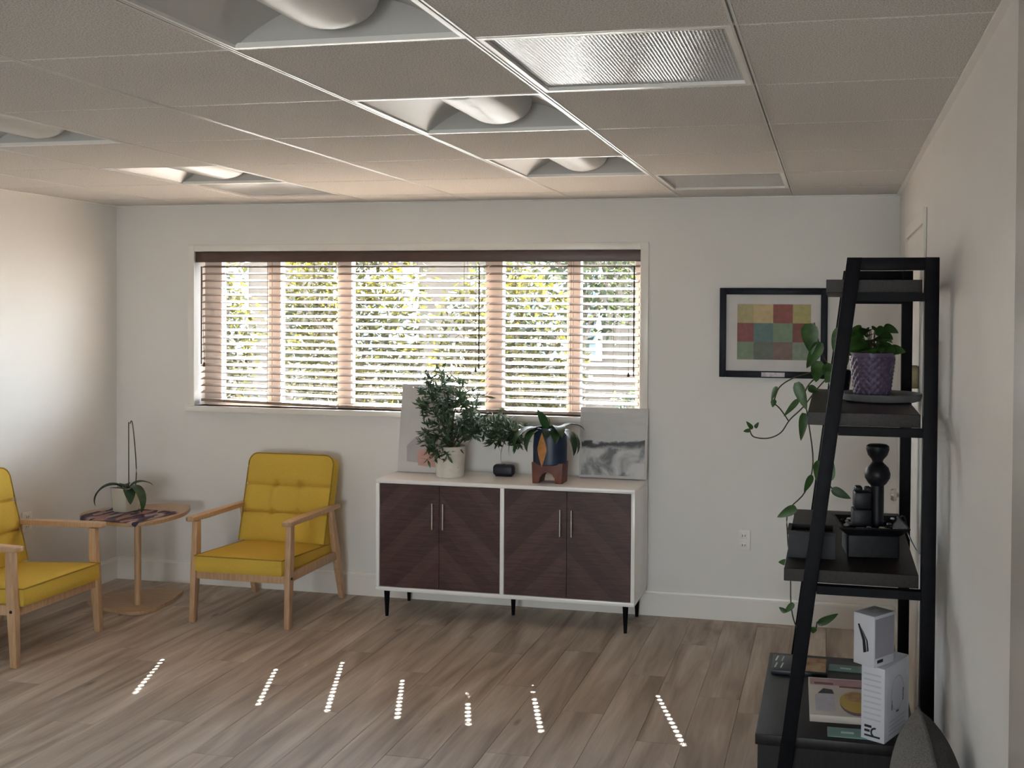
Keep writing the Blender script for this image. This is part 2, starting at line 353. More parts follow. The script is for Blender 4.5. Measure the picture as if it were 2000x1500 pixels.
# ceiling: plenum slab, grid bars, every tile, light fixtures in their cells
T = 0.61; GX = -0.217; GY = 5.328
ce = struct(box('ceiling', XL, XR, YF, D, H+0.16, H+0.25, m_gap))
xl = [XL] + [GX-T*i for i in range(6, -1, -1)] + [XR]
yl = [D] + [GY-T*j for j in range(16)] + [YF]
def cells():
    for a in range(len(xl)-1):
        for b in range(len(yl)-1): yield a, b, xl[a], xl[a+1], yl[b+1], yl[b]
# column index counted from the right-hand grid line: col c lies between GX-c*T and GX-(c-1)*T
def col_of(x0): return round((GX - x0)/T)
def row_of(y1): return round((GY - y1)/T)
TROFFERS = {(2, 1): 'white basket ceiling light straight above the cabinet, nearest the window wall',
            (2, 3): 'white basket ceiling light second from the window above the cabinet',
            (2, 5): 'largest white basket ceiling light, cut off by the top edge of the photo',
            (5, 1): 'white basket ceiling light above the yellow chairs, lit bluish by the window',
            (5, 3): 'white basket ceiling light at the far left edge of the photo'}
LENSES = {(1, 4): 'large flat prismatic ceiling light panel mirroring the bright window',
          (1, 0): 'flat prismatic ceiling light panel near the back wall above the framed picture',
          (5, 0): 'flat bluish ceiling light panel near the back wall above the left chairs'}
bm = bmesh.new(); g = 0.0045; bm_box(bm, g, T-g, g, T-g, 0, 0.016, None, 0.002, 1); tile0 = new('ceiling_tile', bm, m_tile, ce); used = False
for a, b, x0, x1, y0, y1 in cells():
    key = (col_of(x0), row_of(y1)) if (x1-x0 > 0.6 and y1-y0 > 0.6) else None
    if key in TROFFERS or key in LENSES: continue
    o = inst(tile0) if used else tile0; used = True
    o.parent = ce; o.location = (x0, y0, H); o.scale = ((x1-x0)/T, (y1-y0)/T, 1)
for x in xl[1:-1]:                                   # slotted runners: two thin rails with an open slot between
    bm = bmesh.new(); bm_box(bm, x-0.0085, x-0.0025, YF, D, H-0.002, H+0.010); bm_box(bm, x+0.0025, x+0.0085, YF, D, H-0.002, H+0.010); bm_box(bm, x-0.0085, x+0.0085, YF, D, H+0.010, H+0.02)
    new('grid_bar', bm, m_runner, ce)
bar = None
for y in yl[1:-1]:
    if bar is None: bar = box('grid_bar', XL, XR, -0.005, 0.005, H+0.0012, H+0.0195, m_grid, ce, loc=(0, y, 0))
    else: inst(bar, ce, (0, y, 0))
for nm, a in (('trim_1', (XL, XR, D-0.02, D)), ('trim_2', (XR-0.02, XR, YF, D-0.02)), ('trim_3', (XL, XL+0.02, YF, D-0.02))):
    struct(box(nm, *a, H-0.006, H-0.001, m_grid))

def troffer(cx, cy, label):
    t = thing('ceiling_light', label, 'ceiling light', (cx, cy, H), 0, 'recessed ceiling lights')
    h = T/2 - 0.012; n = 14
    bm = bmesh.new()                                   # vaulted reflector pan
    prof = []
    for i in range(n+1):
        s = i/n; prof.append((-h + s*h*0.88, 0.002 + 0.105*math.sin(s*math.pi/2)**0.9))
    prof = prof + [(-x, z) for x, z in reversed(prof)]
    va = [[bm.verts.new((x, yy, z)) for x, z in prof] for yy in (-h, h)]
    for i in range(len(prof)-1): bm.faces.new((va[0][i], va[0][i+1], va[1][i+1], va[1][i]))
    new('reflector', bm, m_troff, t, None, 40)
    for s in (-1, 1):                                  # flat end plates
        bm = bmesh.new(); bm.faces.new([bm.verts.new((x, s*h, z)) for x, z in prof])
        ret = bmesh.ops.extrude_face_region(bm, geom=bm.faces[:]); bmesh.ops.translate(bm, verts=[v for v in ret['geom'] if isinstance(v, bmesh.types.BMVert)], vec=(0, s*0.004, 0))
        new('end_plate', bm, m_troff, t)
    bm = bmesh.new()                                   # outer flange
    for bx in ((-h-.008, -h+.006, -h-.008, h+.008), (h-.006, h+.008, -h-.008, h+.008), (-h+.006, h-.006, -h-.008, -h+.006), (-h+.006, h-.006, h-.006, h+.008)):
        bm_box(bm, *bx, -0.001, 0.012)
    new('flange', bm, m_grid, t)
    bm = bmesh.new()                                   # rounded diffuser basket
    nu, nv = 16, 26; rows = []
    for j in range(nv+1):
        v = -1 + 2*j/nv; yy = v*h*0.93
        e = 1-max(0, (abs(v)-0.72)/0.28)**2.6; e = max(e, 0.0)**0.5
        rows.append([bm.verts.new((0.118*e**0.5*math.cos(math.pi*i/nu) if e > 0 else 0, yy, 0.098-0.088*e*math.sin(math.pi*i/nu)**0.8)) for i in range(nu+1)])
    for j in range(nv):
        for i in range(nu): bm.faces.new((rows[j][i], rows[j][i+1], rows[j+1][i+1], rows[j+1][i]))
    bmesh.ops.remove_doubles(bm, verts=bm.verts[:], dist=1e-5)
    new('diffuser', bm, m_basket, t, None, 60)
    return t
def lens_panel(cx, cy, label):
    t = thing('ceiling_light_panel', label, 'ceiling light', (cx, cy, H), 0, 'flat ceiling light panels')
    h = T/2 - 0.008
    bm = bmesh.new()
    for bx in ((-h, -h+.016, -h, h), (h-.016, h, -h, h), (-h+.016, h-.016, -h, -h+.016), (-h+.016, h-.016, h-.016, h)): bm_box(bm, *bx, 0.0, 0.05)
    new('frame', bm, m_grid, t)
    box('lens', -h+.016, h-.016, -h+.016, h-.016, 0.010, 0.014, m_lens, t)
    box('housing', -h+.016, h-.016, -h+.016, h-.016, 0.05, 0.054, m_troff, t)
for (c, r), lab in TROFFERS.items(): troffer(GX-c*T+T/2, GY-r*T-T/2, lab)
for (c, r), lab in LENSES.items(): lens_panel(GX-c*T+T/2, GY-r*T-T/2, lab)

# baseboards with a small stepped cap
def baseboard(name, axis, a, b, w, s):
    poly = [(w, 0.0), (w+s*0.016, 0.0), (w+s*0.016, 0.118), (w+s*0.010, 0.126), (w+s*0.008, 0.136), (w, 0.136)]
    return struct(prism(name, poly, axis, a, b, m_trim))
baseboard('baseboard_back', 0, XL+0.016, XR, D, -1)
baseboard('baseboard_left', 1, YF, D, XL, 1)
bb = baseboard('baseboard_right', 1, 2.16, 4.04, XR, -1)
baseboard('baseboard_corner', 1, 5.05, D-0.016, XR, -1)

# ------------------------------------------------------------------ window
win = bpy.data.objects.new('window_1', None); COL.objects.link(win); win.location = ((WO[0]+WO[1])/2, D, WO[2]); win['kind'] = 'structure'
wx, wz = win.location.x, win.location.z
def wbox(name, x0, x1, y0, y1, z0, z1, m, bev=0.0): return box(name, x0-wx, x1-wx, y0-D, y1-D, z0-wz, z1-wz, m, win, bev)
wbox('casing', -3.874, WO[0]+0.002, D-0.014, D-0.001, WO[2]-0.02, 2.084, m_trim, 0.003)
wbox('casing', WO[1]-0.002, -1.004, D-0.014, D-0.001, WO[2]-0.02, 2.084, m_trim, 0.003)
wbox('casing', WO[0]+0.002, WO[1]-0.002, D-0.014, D-0.001, WO[3]-0.002, 2.084, m_trim, 0.003)
wbox('sill', -3.880, -0.998, D-0.032, D+0.09, 1.064, WO[2], m_trim, 0.004)
# dark frame and mullions set back in the reveal
FY0, FY1 = D+0.105, D+0.155
wbox('frame', WO[0]-0.0, WO[0]+0.115, FY0, FY1, WO[2], WO[3], m_winframe); wbox('frame', WO[1]-0.05, WO[1], FY0, FY1, WO[2], WO[3], m_winframe)
wbox('frame', WO[0]+0.115, WO[1]-0.05, FY0, FY1, WO[2], WO[2]+0.03, m_winframe); wbox('frame', WO[0]+0.115, WO[1]-0.05, FY0, FY1, WO[3]-0.05, WO[3], m_winframe)
MUL = [(-3.405, -3.315), (-2.935, -2.845), (-1.995, -1.89), (-1.50, -1.42)]
for a, b in MUL: wbox('mullion', a, b, FY0-0.005, FY1, WO[2]+0.03, WO[3]-0.05, m_winframe)
px = [WO[0]+0.115] + [v for ab in MUL for v in ab] + [WO[1]-0.05]
for k in range(0, len(px), 2): wbox('pane', px[k], px[k+1], FY0+0.02, FY0+0.024, WO[2]+0.03, WO[3]-0.05, m_glass)

# frame and pane of the unseen rear opening, added for fill daylight
rw = bpy.data.objects.new('rear_fill_opening', None); COL.objects.link(rw); rw.location = (RFILL[0], YF, 0); rw['kind'] = 'structure'
def rbox(n, x0, x1, z0, z1, m, y0=-0.11, y1=-0.05): return box(n, x0-RFILL[0], x1-RFILL[0], y0, y1, z0, z1, m, rw)
rbox('frame', RFILL[0], RFILL[1], RFILL[2], RFILL[2]+0.05, m_trim); rbox('frame', RFILL[0], RFILL[1], RFILL[3]-0.05, RFILL[3], m_trim)
xs = [RFILL[0] + k*(RFILL[1]-RFILL[0])/1 for k in range(2)]
for k, xx in enumerate(xs): rbox('mullion', max(RFILL[0], xx-0.03), min(RFILL[1], xx+0.03), RFILL[2]+0.05, RFILL[3]-0.05, m_trim)
for k in range(1): rbox('pane', xs[k]+0.03, xs[k+1]-0.03, RFILL[2]+0.05, RFILL[3]-0.05, m_glass, -0.082, -0.078)

# ------------------------------------------------------------------ blinds: every slat with its cord holes
BY = D + 0.040; TILT = R(14); SW = 0.0555; PIT = 0.0433; ZT = 1.953; NS = 19
def slat_mesh(x0, x1, holes):
    hx, hy = 0.0045, 0.006
    xs = [x0] + [v for h in holes for v in (h-hx, h+hx)] + [x1]; ys = [-SW/2, -hy, hy, SW/2]; th = 0.0014
    bm = bmesh.new(); V = {}
    def v(i, j, k):
        if (i, j, k) not in V: V[(i, j, k)] = bm.verts.new((xs[i], ys[j], (th if k else -th) + 0.0016*(1-(ys[j]/(SW/2))**2)))
        return V[(i, j, k)]
    ni = len(xs)-1
    solid = {(i, j): not (j == 1 and i % 2 == 1 and i < ni) for i in range(ni) for j in range(3)}
    for (i, j), s in solid.items():
        if not s: continue
        bm.faces.new((v(i, j, 1), v(i+1, j, 1), v(i+1, j+1, 1), v(i, j+1, 1))); bm.faces.new((v(i, j, 0), v(i, j+1, 0), v(i+1, j+1, 0), v(i+1, j, 0)))
        for di, dj, a, b in ((-1, 0, (i, j), (i, j+1)), (1, 0, (i+1, j+1), (i+1, j)), (0, -1, (i+1, j), (i, j)), (0, 1, (i, j+1), (i+1, j+1))):
            if not solid.get((i+di, j+dj), False): bm.faces.new((v(*a, 0), v(*a, 1), v(*b, 1), v(*b, 0)))
    return bm
BL = [(-3.803, -2.905, {-3.644: 1.40, -3.352: 1.40, -3.045: 1.41}, 'brown wooden slat blind over the left third of the window, bottom rail hanging crooked', 1.130, 1.112, -3.792, 0.60, -3.805),
      (-2.890, -1.955, {-2.725: 1.24, -2.407: 1.40, -2.095: 1.40}, 'brown wooden slat blind over the middle third of the window', 1.112, 1.112, -2.0, 0.60, -2.02),
      (-1.945, -1.058, {-1.786: 1.32, -1.455: 1.40, -1.206: 1.32}, 'brown wooden slat blind over the right third of the window', 1.112, 1.112, -1.088, 0.62, -1.118)]
for bi, (x0, x1, lad, lab, zl, zr, wandx, wandl, tasx) in enumerate(BL):
    t = thing('window_blind', lab, 'blind', ((x0+x1)/2, BY, 1.10), 0, 'wooden blinds in the back window')
    cx = (x0+x1)/2; cache = {}
    for s in range(NS):
        z = ZT - s*PIT
        hk = tuple(sorted(h-cx for h, zm in lad.items() if z >= zm))
        if hk not in cache: o = new('slat', slat_mesh(x0-cx, x1-cx, hk), m_blind, t); cache[hk] = o
        else: o = inst(cache[hk], t)
        k = max(0, (s-13)/6); skew = math.atan2((zr-zl), x1-x0)*k
        o.location = (0, 0, z-1.10 + k*0.5*((zl+zr)/2-1.112)); o.rotation_euler = (TILT, skew, 0)
        if bi == 0: o.rotation_euler = (TILT, -skew, 0)
    rail = box('bottom_rail', x0-cx, x1-cx, -0.025, 0.025, -0.009, 0.009, m_blind, t, 0.003)
    rail.location = (0, 0, (zl+zr)/2-1.10+0.002); rail.rotation_euler = (0, math.atan2(zl-zr, x1-x0), 0)
    for h in lad:
        for yy in (-0.027, 0.027): tube('ladder_cord', [(h-cx, yy, 0.02), (h-cx, yy, ZT-1.10+0.03)], 0.0012, m_cord, t, 5)
    tube('tilt_wand', [(wandx-cx, -0.037, ZT-1.10), (wandx-cx, -0.037, ZT-1.10-wandl)], 0.0042, m_cord, t, 8)
    if bi != 0:
        cl = 0.61 if bi == 2 else 0.60
        cd_ = tube('lift_cord', [(tasx-cx, -0.034, ZT-1.10), (tasx-cx, -0.034, ZT-1.10-cl)], 0.0013, m_cord, t, 5)
    else:
        cd_ = tube('lift_cord', [(tasx-cx+0.015, -0.034, ZT-1.10), (tasx-cx+0.03, -0.034, ZT-1.10-wandl)], 0.0013, m_cord, t, 5); cl = wandl; tasx = tasx+0.03
    lathe('tassel', [(0, 0.012), (0.004, 0.011), (0.008, -0.004), (0.008, -0.014), (0, -0.016)], m_cord, cd_, 10, (tasx-cx, -0.034, ZT-1.10-cl))
v = thing('blind_valance', 'dark brown wooden valance board across the top of the window', 'valance', ((WO[0]+WO[1])/2, D+0.01, 1.978))
hw = (WO[1]-WO[0])/2-0.002
box('board', -hw, hw, -0.008, 0.006, 0, 0.064, m_valance, v, 0.003); box('headrail', -hw, hw, 0.012, 0.055, 0.012, 0.062, m_valance, v)

# ------------------------------------------------------------------ door, outlets
d1 = bpy.data.objects.new('door_1', None); COL.objects.link(d1); d1.location = (XR, 4.55, 0); d1['kind'] = 'structure'
box('door_panel', -0.006, -0.0005, -0.445, 0.445, 0.012, 2.035, m_trim, d1, 0.002)
for a in ((-0.505, -0.455, 0, 2.10), (0.455, 0.505, 0, 2.10), (-0.455, 0.455, 2.045, 2.10)): box('casing', -0.012, -0.0005, *a, m_trim, d1, 0.003)
kn = lathe('knob', [(0, 0), (0.028, 0), (0.028, 0.006), (0.012, 0.010), (0.011, 0.034), (0.026, 0.040), (0.030, 0.054), (0.024, 0.066), (0, 0.068)], m_chrome, d1, 24)
kn.location = (-0.006, 0.37, 0.86); kn.rotation_euler = (0, R(-90), 0)
tag(kn, 'chrome door knob')
lk = box('rim_lock', -0.066, -0.006, -0.30, -0.22, 1.40, 1.49, m_brass, d1, 0.004); tag(lk, 'tarnished brass rim lock'); box('bolt', -0.052, -0.016, -0.22, -0.20, 1.425, 1.465, m_brass, lk)
m_gloss = mat('gloss_enamel', (0.74, 0.73, 0.70), 0.2, (0.76, 0.75, 0.72), 5)
struct(box('wall_return_blocker', 0.1625, XR-0.0005, 0.55, 1.0, 0.0, H-0.0065, m_gloss, None, 0.003))  # seen wall edge; its projection invented to block rear light from the right wall

def outlet(label, loc, rz):
    t = thing('wall_outlet', label, 'outlet', loc, rz)
    box('cover_plate', -0.036, 0.036, -0.007, 0, -0.058, 0.058, m_plate, t, 0.003)
    for zz in (-0.026, 0.026):
        f = box('socket', -0.017, 0.017, -0.010, -0.006, zz-0.017, zz+0.017, m_plate, t, 0.003)
        for xx in (-0.007, 0.007): box('slot', xx-0.0015, xx+0.0015, -0.0105, -0.0095, zz-0.006, zz+0.007, m_dark, f)
    return t
outlet('white duplex power outlet on the back wall under the framed picture', (-0.463, D, 0.446), 0)
outlet('small white outlet on the left wall beside the leftmost chair back', (XL, 4.93, 0.500), R(90))

# ------------------------------------------------------------------ framed picture
pf = thing('framed_picture', 'black framed print of coloured squares with white mat on the back wall', 'picture', (-0.315, D, 1.342))
PWd, PHt, fwd = 0.58, 0.488, 0.036
for a in ((-PWd/2, -PWd/2+fwd, 0, PHt), (PWd/2-fwd, PWd/2, 0, PHt), (-PWd/2+fwd, PWd/2-fwd, 0, fwd), (-PWd/2+fwd, PWd/2-fwd, PHt-fwd, PHt)):
    box('frame_rail', a[0], a[1], -0.026, -0.001, a[2], a[3], mat('frame_black', (0.005, 0.007, 0.014), 0.45, (0.008, 0.010, 0.019), 12, spec=0.2), pf, 0.003)
m_mat = mat('mat_board', (0.62, 0.60, 0.60), 0.8, (0.65, 0.63, 0.63), 12)
box('mat_board', -PWd/2+fwd, PWd/2-fwd, -0.013, -0.010, fwd, PHt-fwd, m_mat, pf)
art = [[(.38, .335, .175), (.48, .37, .205), (.24, .075, .065), (.35, .315, .13)],
       [(.22, .07, .075), (.10, .17, .17), (.165, .235, .15), (.185, .062, .047)],
       [(.165, .22, .15), (.115, .14, .11), (.175, .12, .103), (.185, .225, .175)]]
bm = bmesh.new(); ax0, ax1, az0, az1 = -0.194, 0.202, 0.098, 0.400
mats = []
for r_ in range(3):
    for c_ in range(4):
        x0 = ax0+(ax1-ax0)*[0, .225, .49, .755][c_]; x1 = ax0+(ax1-ax0)*[.225, .49, .755, 1][c_]; z1 = az1-(az1-az0)*[0, .34, .68][r_]; z0 = az1-(az1-az0)*[.34, .68, 1][r_]
        f = bm.faces.new([bm.verts.new(p) for p in ((x0, -0.0135, z0), (x1, -0.0135, z0), (x1, -0.0135, z1), (x0, -0.0135, z1))]); f.material_index = len(mats)
        a = art[r_][c_]; mats.append(mat('art_%d_%d' % (r_, c_), a, 0.6, tuple(min(1, q*1.2+0.01) for q in a), 40, fac=(0.3, 0.7)))
o = new('art_print', bm, None, pf)
for m_ in mats: o.data.materials.append(m_)
box('plaque', -0.060, 0.065, -0.029, -0.0255, 0.006, 0.030, mat('plaque_metal', (0.16, 0.14, 0.15), 0.4, (0.24, 0.2, 0.2), 60, metal=0.5), pf)

# ------------------------------------------------------------------ chairs
def make_chair(label, loc, rz):
    t = thing('armchair', label, 'armchair', loc, rz, 'yellow upholstered wooden armchairs')
    # front is local -y
    for s in (-1, 1):
        x = s*0.278
        def leg(name, pts, w0=0.046):
            bm = bmesh.new(); rows = []
            for (yy, zz, wx_, wy_, xo) in pts: rows.append([bm.verts.new((x+s*xo+a*wx_/2, yy+b*wy_/2, zz)) for a, b in ((-1, -1), (1, -1), (1, 1), (-1, 1))])
            for q in range(len(rows)-1):
                for k in range(4): bm.faces.new((rows[q][k], rows[q][(k+1) % 4], rows[q+1][(k+1) % 4], rows[q+1][k]))
            bm.faces.new(rows[0][::-1]); bm.faces.new(rows[-1])
            bmesh.ops.bevel(bm, geom=[e for e in bm.edges], offset=0.005, segments=2, affect='EDGES', profile=0.5)
            return new(name, bm, m_oak, t, None, 40)
        leg('leg', [(-0.315, 0, 0.030, 0.034, 0.004), (-0.300, 0.26, 0.034, 0.048, 0), (-0.292, 0.40, 0.034, 0.046, 0), (-0.288, 0.545, 0.032, 0.040, 0)])
        leg('leg', [(0.300, 0, 0.030, 0.032, 0.004), (0.255, 0.20, 0.034, 0.050, 0), (0.215, 0.34, 0.034, 0.050, 0), (0.165, 0.545, 0.030, 0.034, 0)])
        # arm rest: flat paddle, slightly rising to the front
        poly = [(x-s*0.018, -0.345), (x+s*0.012, -0.352), (x+s*0.036, -0.335), (x+s*0.030, -0.10), (x+s*0.022, 0.245), (x-s*0.006, 0.255), (x-s*0.020, 0.10), (x-s*0.026, -0.20)]
        bm = bmesh.new(); A = [bm.verts.new((p[0], p[1], 0.545+0.012*(-p[1]))) for p in poly]; B = [bm.verts.new((p[0], p[1], 0.570+0.012*(-p[1]))) for p in poly]
        n = len(poly); bm.faces.new(A); bm.faces.new(B[::-1])
        for k in range(n): bm.faces.new((A[k], B[k], B[(k+1) % n], A[(k+1) % n]))
        bmesh.ops.bevel(bm, geom=bm.edges[:], offset=0.006, segments=3, affect='EDGES', profile=0.5)
        new('armrest', bm, m_oak, t, None, 45)
        box('side_rail', x-0.012, x+0.012, -0.275, 0.225, 0.245, 0.292, m_oak, t, 0.003)
        lathe('screw_cap', [(0, 0), (0.008, 0), (0.007, 0.003), (0, 0.004)], m_dark, t, 12).matrix_local = Matrix.Translation((x+s*0.017, -0.302, 0.265)) @ Matrix.Rotation(R(90)*s, 4, 'Y')
    box('front_rail', -0.262, 0.262, -0.312, -0.290, 0.236, 0.280, m_oak, t, 0.003)
    box('rear_rail', -0.262, 0.262, 0.205, 0.227, 0.250, 0.300, m_oak, t, 0.003)
    # seat cushion, crowned on top
    nx, ny = 22, 22; bm = bmesh.new(); X, Y0, Y1 = 0.258, -0.335, 0.235
    def seatz(u, v_): return 0.372 + 0.010*(1-abs(u)**4)*(1-abs(v_)**4) - 0.028*(v_*0.5+0.5)
    top = [[bm.verts.new((u*X*(1-0.02*(abs(v_) > .98)), Y0+(Y1-Y0)*(v_*0.5+0.5), seatz(u, v_) - (0.006 if max(abs(u), abs(v_)) > .99 else 0))) for u in [-1+2*i/nx for i in range(nx+1)]] for v_ in [-1+2*j/ny for j in range(ny+1)]]
    for j in range(ny):
        for i in range(nx): bm.faces.new((top[j][i], top[j][i+1], top[j+1][i+1], top[j+1][i]))
    loop = [top[0][i] for i in range(nx+1)] + [top[j][nx] for j in range(1, ny+1)] + [top[ny][i] for i in range(nx-1, -1, -1)] + [top[j][0] for j in range(ny-1, 0, -1)]
    prev = loop
    for fz, gx in ((0.75, 1.012), (0.4, 1.016), (0.12, 1.008), (0.0, 0.985)):
        ring = [bm.verts.new((p.co.x*gx, (p.co.y+0.05)*gx-0.05, 0.280 - 0.018*(p.co.y-Y0)/(Y1-Y0) + (p.co.z-0.280+0.018*(p.co.y-Y0)/(Y1-Y0))*fz)) for p in loop]
        for k in range(len(loop)): bm.faces.new((prev[k], ring[k], ring[(k+1) % len(loop)], prev[(k+1) % len(loop)]))
        prev = ring
    bm.faces.new(prev)
    seat = new('seat_cushion', bm, m_yellow, t, None, 50)
    pts = [(s1*X*1.008, yy, seatz(1, vv)-0.006) for s1, yy, vv in ((-1, Y0-0.003, -1), (1, Y0-0.003, -1), (1, Y1, 1), (-1, Y1, 1), (-1, Y0-0.003, -1))]
    tube('piping', pts, 0.0035, m_piping, seat, 6)
    # tufted backrest, leaning back
    nx, nz = 60, 96; bm = bmesh.new(); BW, BH = 0.268, 0.505
    btn = [(-0.30, 0.30), (0.30, 0.30), (-0.30, -0.33), (0.30, -0.33)]
    def dep(u, v_):
        h = 0.030*(1-abs(u)**6)*(1-abs(v_)**6)
        for bu, bv in btn:
            r2 = ((u-bu)*BW)**2 + ((v_-bv)*BH/2)**2
            h -= 0.024*math.exp(-r2/0.0003) + 0.012*math.exp(-r2/0.0022)
        for bv in (0.30, -0.33): h -= 0.015*math.exp(-(((v_-bv)*BH/2)/0.0055)**2) + 0.006*math.exp(-(((v_-bv)*BH/2)/0.022)**2)
        for bu in (-0.30, 0.30):
            if -0.33 < v_ < 0.30: h -= 0.005*math.exp(-(((u-bu)*BW)/0.009)**2)
        return h
    def outline(u, v_):                                   # rounded top corners
        x = u*BW*(1-0.035*(1-v_)/2*0 + 0.0); z = v_*BH/2
        rc = 0.055
        if z > BH/2-rc and abs(x) > BW-rc:
            dx, dz = abs(x)-(BW-rc), z-(BH/2-rc); q = max(dx, dz)/max(1e-6, math.hypot(dx, dz)); x = math.copysign((BW-rc)+dx*q, x); z = (BH/2-rc)+dz*q
        return x, z
    F = [[None]*(nx+1) for _ in range(nz+1)]; Bk = [[None]*(nx+1) for _ in range(nz+1)]
    for j in range(nz+1):
        for i in range(nx+1):
            u, v_ = -1+2*i/nx, -1+2*j/nz; x, z = outline(u, v_)
            F[j][i] = bm.verts.new((x, -0.035-dep(u, v_), z)); Bk[j][i] = bm.verts.new((x*0.985, 0.045+0.008*(1-abs(u)**4)*(1-abs(v_)**4), z*0.985))
    for j in range(nz):
        for i in range(nx):
            bm.faces.new((F[j][i], F[j][i+1], F[j+1][i+1], F[j+1][i])); bm.faces.new((Bk[j][i], Bk[j+1][i], Bk[j+1][i+1], Bk[j][i+1]))
    rim = [(0, i) for i in range(nx+1)] + [(j, nx) for j in range(1, nz+1)] + [(nz, i) for i in range(nx-1, -1, -1)] + [(j, 0) for j in range(nz-1, 0, -1)]
    for k in range(len(rim)):
        a, b = rim[k], rim[(k+1) % len(rim)]; bm.faces.new((F[a[0]][a[1]], Bk[a[0]][a[1]], Bk[b[0]][b[1]], F[b[0]][b[1]]))
    back = new('backrest', bm, m_yellow, t, None, 60)
    BM = Matrix.Translation((0, 0.200, 0.592)) @ Matrix.Rotation(R(-14), 4, 'X'); back.matrix_local = BM
    edge = []
    for k in range(0, 81):
        a = k/80; q = a*3
        u, v_ = (-1, -1+2*min(1, q)) if q <= 1 else ((-1+2*(q-1), 1) if q <= 2 else (1, 1-2*(q-2)))
        x, z = outline(u, v_); edge.append((x*1.004, -0.036, z*1.004))
    tube('piping', edge, 0.0038, m_piping, back, 6)
    for bu, bv in btn:
        lathe('button', [(0, 0.006), (0.006, 0.005), (0.010, 0.001), (0.010, -0.003), (0, -0.004)], m_yellow, back, 14).matrix_local = Matrix.Translation((bu*BW, -0.036-dep(bu, bv), bv*BH/2)) @ Matrix.Rotation(R(90), 4, 'X')
    return t
make_chair('mustard yellow tufted armchair with oak frame, standing left of the cabinet facing the room', (-3.087, 5.283, 0), 0)
make_chair('mustard yellow armchair cut off by the left edge of the photo, seen side-on', (-4.058, 4.425, 0), R(90))

# ------------------------------------------------------------------ side table, cloth, orchid
def rounded_tri(R_, k, rot, n=72):
    out = []
    for i in range(n):
        a = 2*math.pi*i/n; r = R_*(1 + k*math.cos(3*(a-rot)) + 0.25*k*math.cos(6*(a-rot)))
        out.append((r*math.cos(a), r*math.sin(a)))
    return out
tb = thing('side_table', 'small pale oak pedestal side table in the corner between the yellow chairs', 'table', (-3.90, 5.225, 0))
ROT = math.atan2(-0.22, 0.19)
m_tabletop = mat('table_oak', (0.42, 0.27, 0.15), 0.38, (0.52, 0.35, 0.21), 7, (1.2, 14, 8))
prism('base_plate', rounded_tri(0.235, 0.16, ROT), 2, 0.0, 0.022, m_tabletop, tb, 0.004)
prism('table_top', rounded_tri(0.285, 0.09, ROT), 2, 0.498, 0.518, m_tabletop, tb, 0.004)
tube('post', [(0.080, -0.105, 0.02), (0.080, -0.105, 0.5)], 0.018, m_oak, tb, 16)
# woven cloth lying over the front of the table
def cloth_mat():
    m = bpy.data.materials.new('woven_cloth'); m.use_nodes = True; t = m.node_tree; b = t.nodes['Principled BSDF']; N, L = t.nodes.new, t.links.new
    b.inputs['Roughness'].default_value = 0.95
    tc = N('ShaderNodeTexCoord'); mp = N('ShaderNodeMapping'); mp.inputs['Scale'].default_value = (26, 9, 9); mp.inputs['Rotation'].default_value = (0, 0, R(20)); L(tc.outputs['Object'], mp.inputs[0])
    n = N('ShaderNodeTexVoronoi'); n.inputs['Scale'].default_value = 1.4; L(mp.outputs[0], n.inputs['Vector'])
    cr = N('ShaderNodeValToRGB'); cr.color_ramp.interpolation = 'CONSTANT'; e = cr.color_ramp.elements
    e[0].position = 0; e[0].color = (0.33, 0.20, 0.19, 1); e[1].position = 0.25; e[1].color = (0.055, 0.04, 0.075, 1)
    for p_, c_ in ((0.42, (0.42, 0.36, 0.34, 1)), (0.58, (0.10, 0.075, 0.13, 1)), (0.72, (0.36, 0.19, 0.17, 1)), (0.88, (0.05, 0.05, 0.07, 1))): k = e.new(p_); k.color = c_
    sp = N('ShaderNodeSeparateColor'); L(n.outputs['Color'], sp.inputs[0]); L(sp.outputs[0], cr.inputs[0]); L(cr.outputs[0], b.inputs['Base Color']); return m
bm = bmesh.new(); tri = rounded_tri(0.289, 0.09, ROT, 72)
def inside(px_, py_):
    a = math.atan2(py_, px_); r = 0.289*(1+0.09*math.cos(3*(a-ROT))+0.0225*math.cos(6*(a-ROT))); return math.hypot(px_, py_), r
nx, ny = 40, 30; grid = []
ca, sa = math.cos(R(-6)), math.sin(R(-6))
for j in range(ny+1):
    row = []
    for i in range(nx+1):
        u, v_ = -0.225+0.45*i/nx, -0.225+0.34*j/ny; X_, Y_ = u*ca-v_*sa-0.005, u*sa+v_*ca-0.035
        d_, r_ = inside(X_, Y_); z = 0.5195 + 0.0015*(1+noise.noise(Vector((X_*9, Y_*9, 2))))
        if d_ > r_:
            ex = d_-r_; f = (r_+min(ex*0.10, 0.012)+0.004)/d_; X_, Y_ = X_*f, Y_*f; z -= ex*0.95
        row.append(bm.verts.new((X_, Y_, z)))
    grid.append(row)
for j in range(ny):
    for i in range(nx): bm.faces.new((grid[j][i], grid[j][i+1], grid[j+1][i+1], grid[j+1][i]))
ret = bmesh.ops.extrude_face_region(bm, geom=bm.faces[:]); bmesh.ops.translate(bm, verts=[q for q in ret['geom'] if isinstance(q, bmesh.types.BMVert)], vec=(0, 0, 0.0016))
cl = new('table_cloth', bm, cloth_mat(), None, (-3.90, 5.225, 0), 60); tag(cl, 'patterned purple and pink woven cloth draped on the side table', 'cloth')

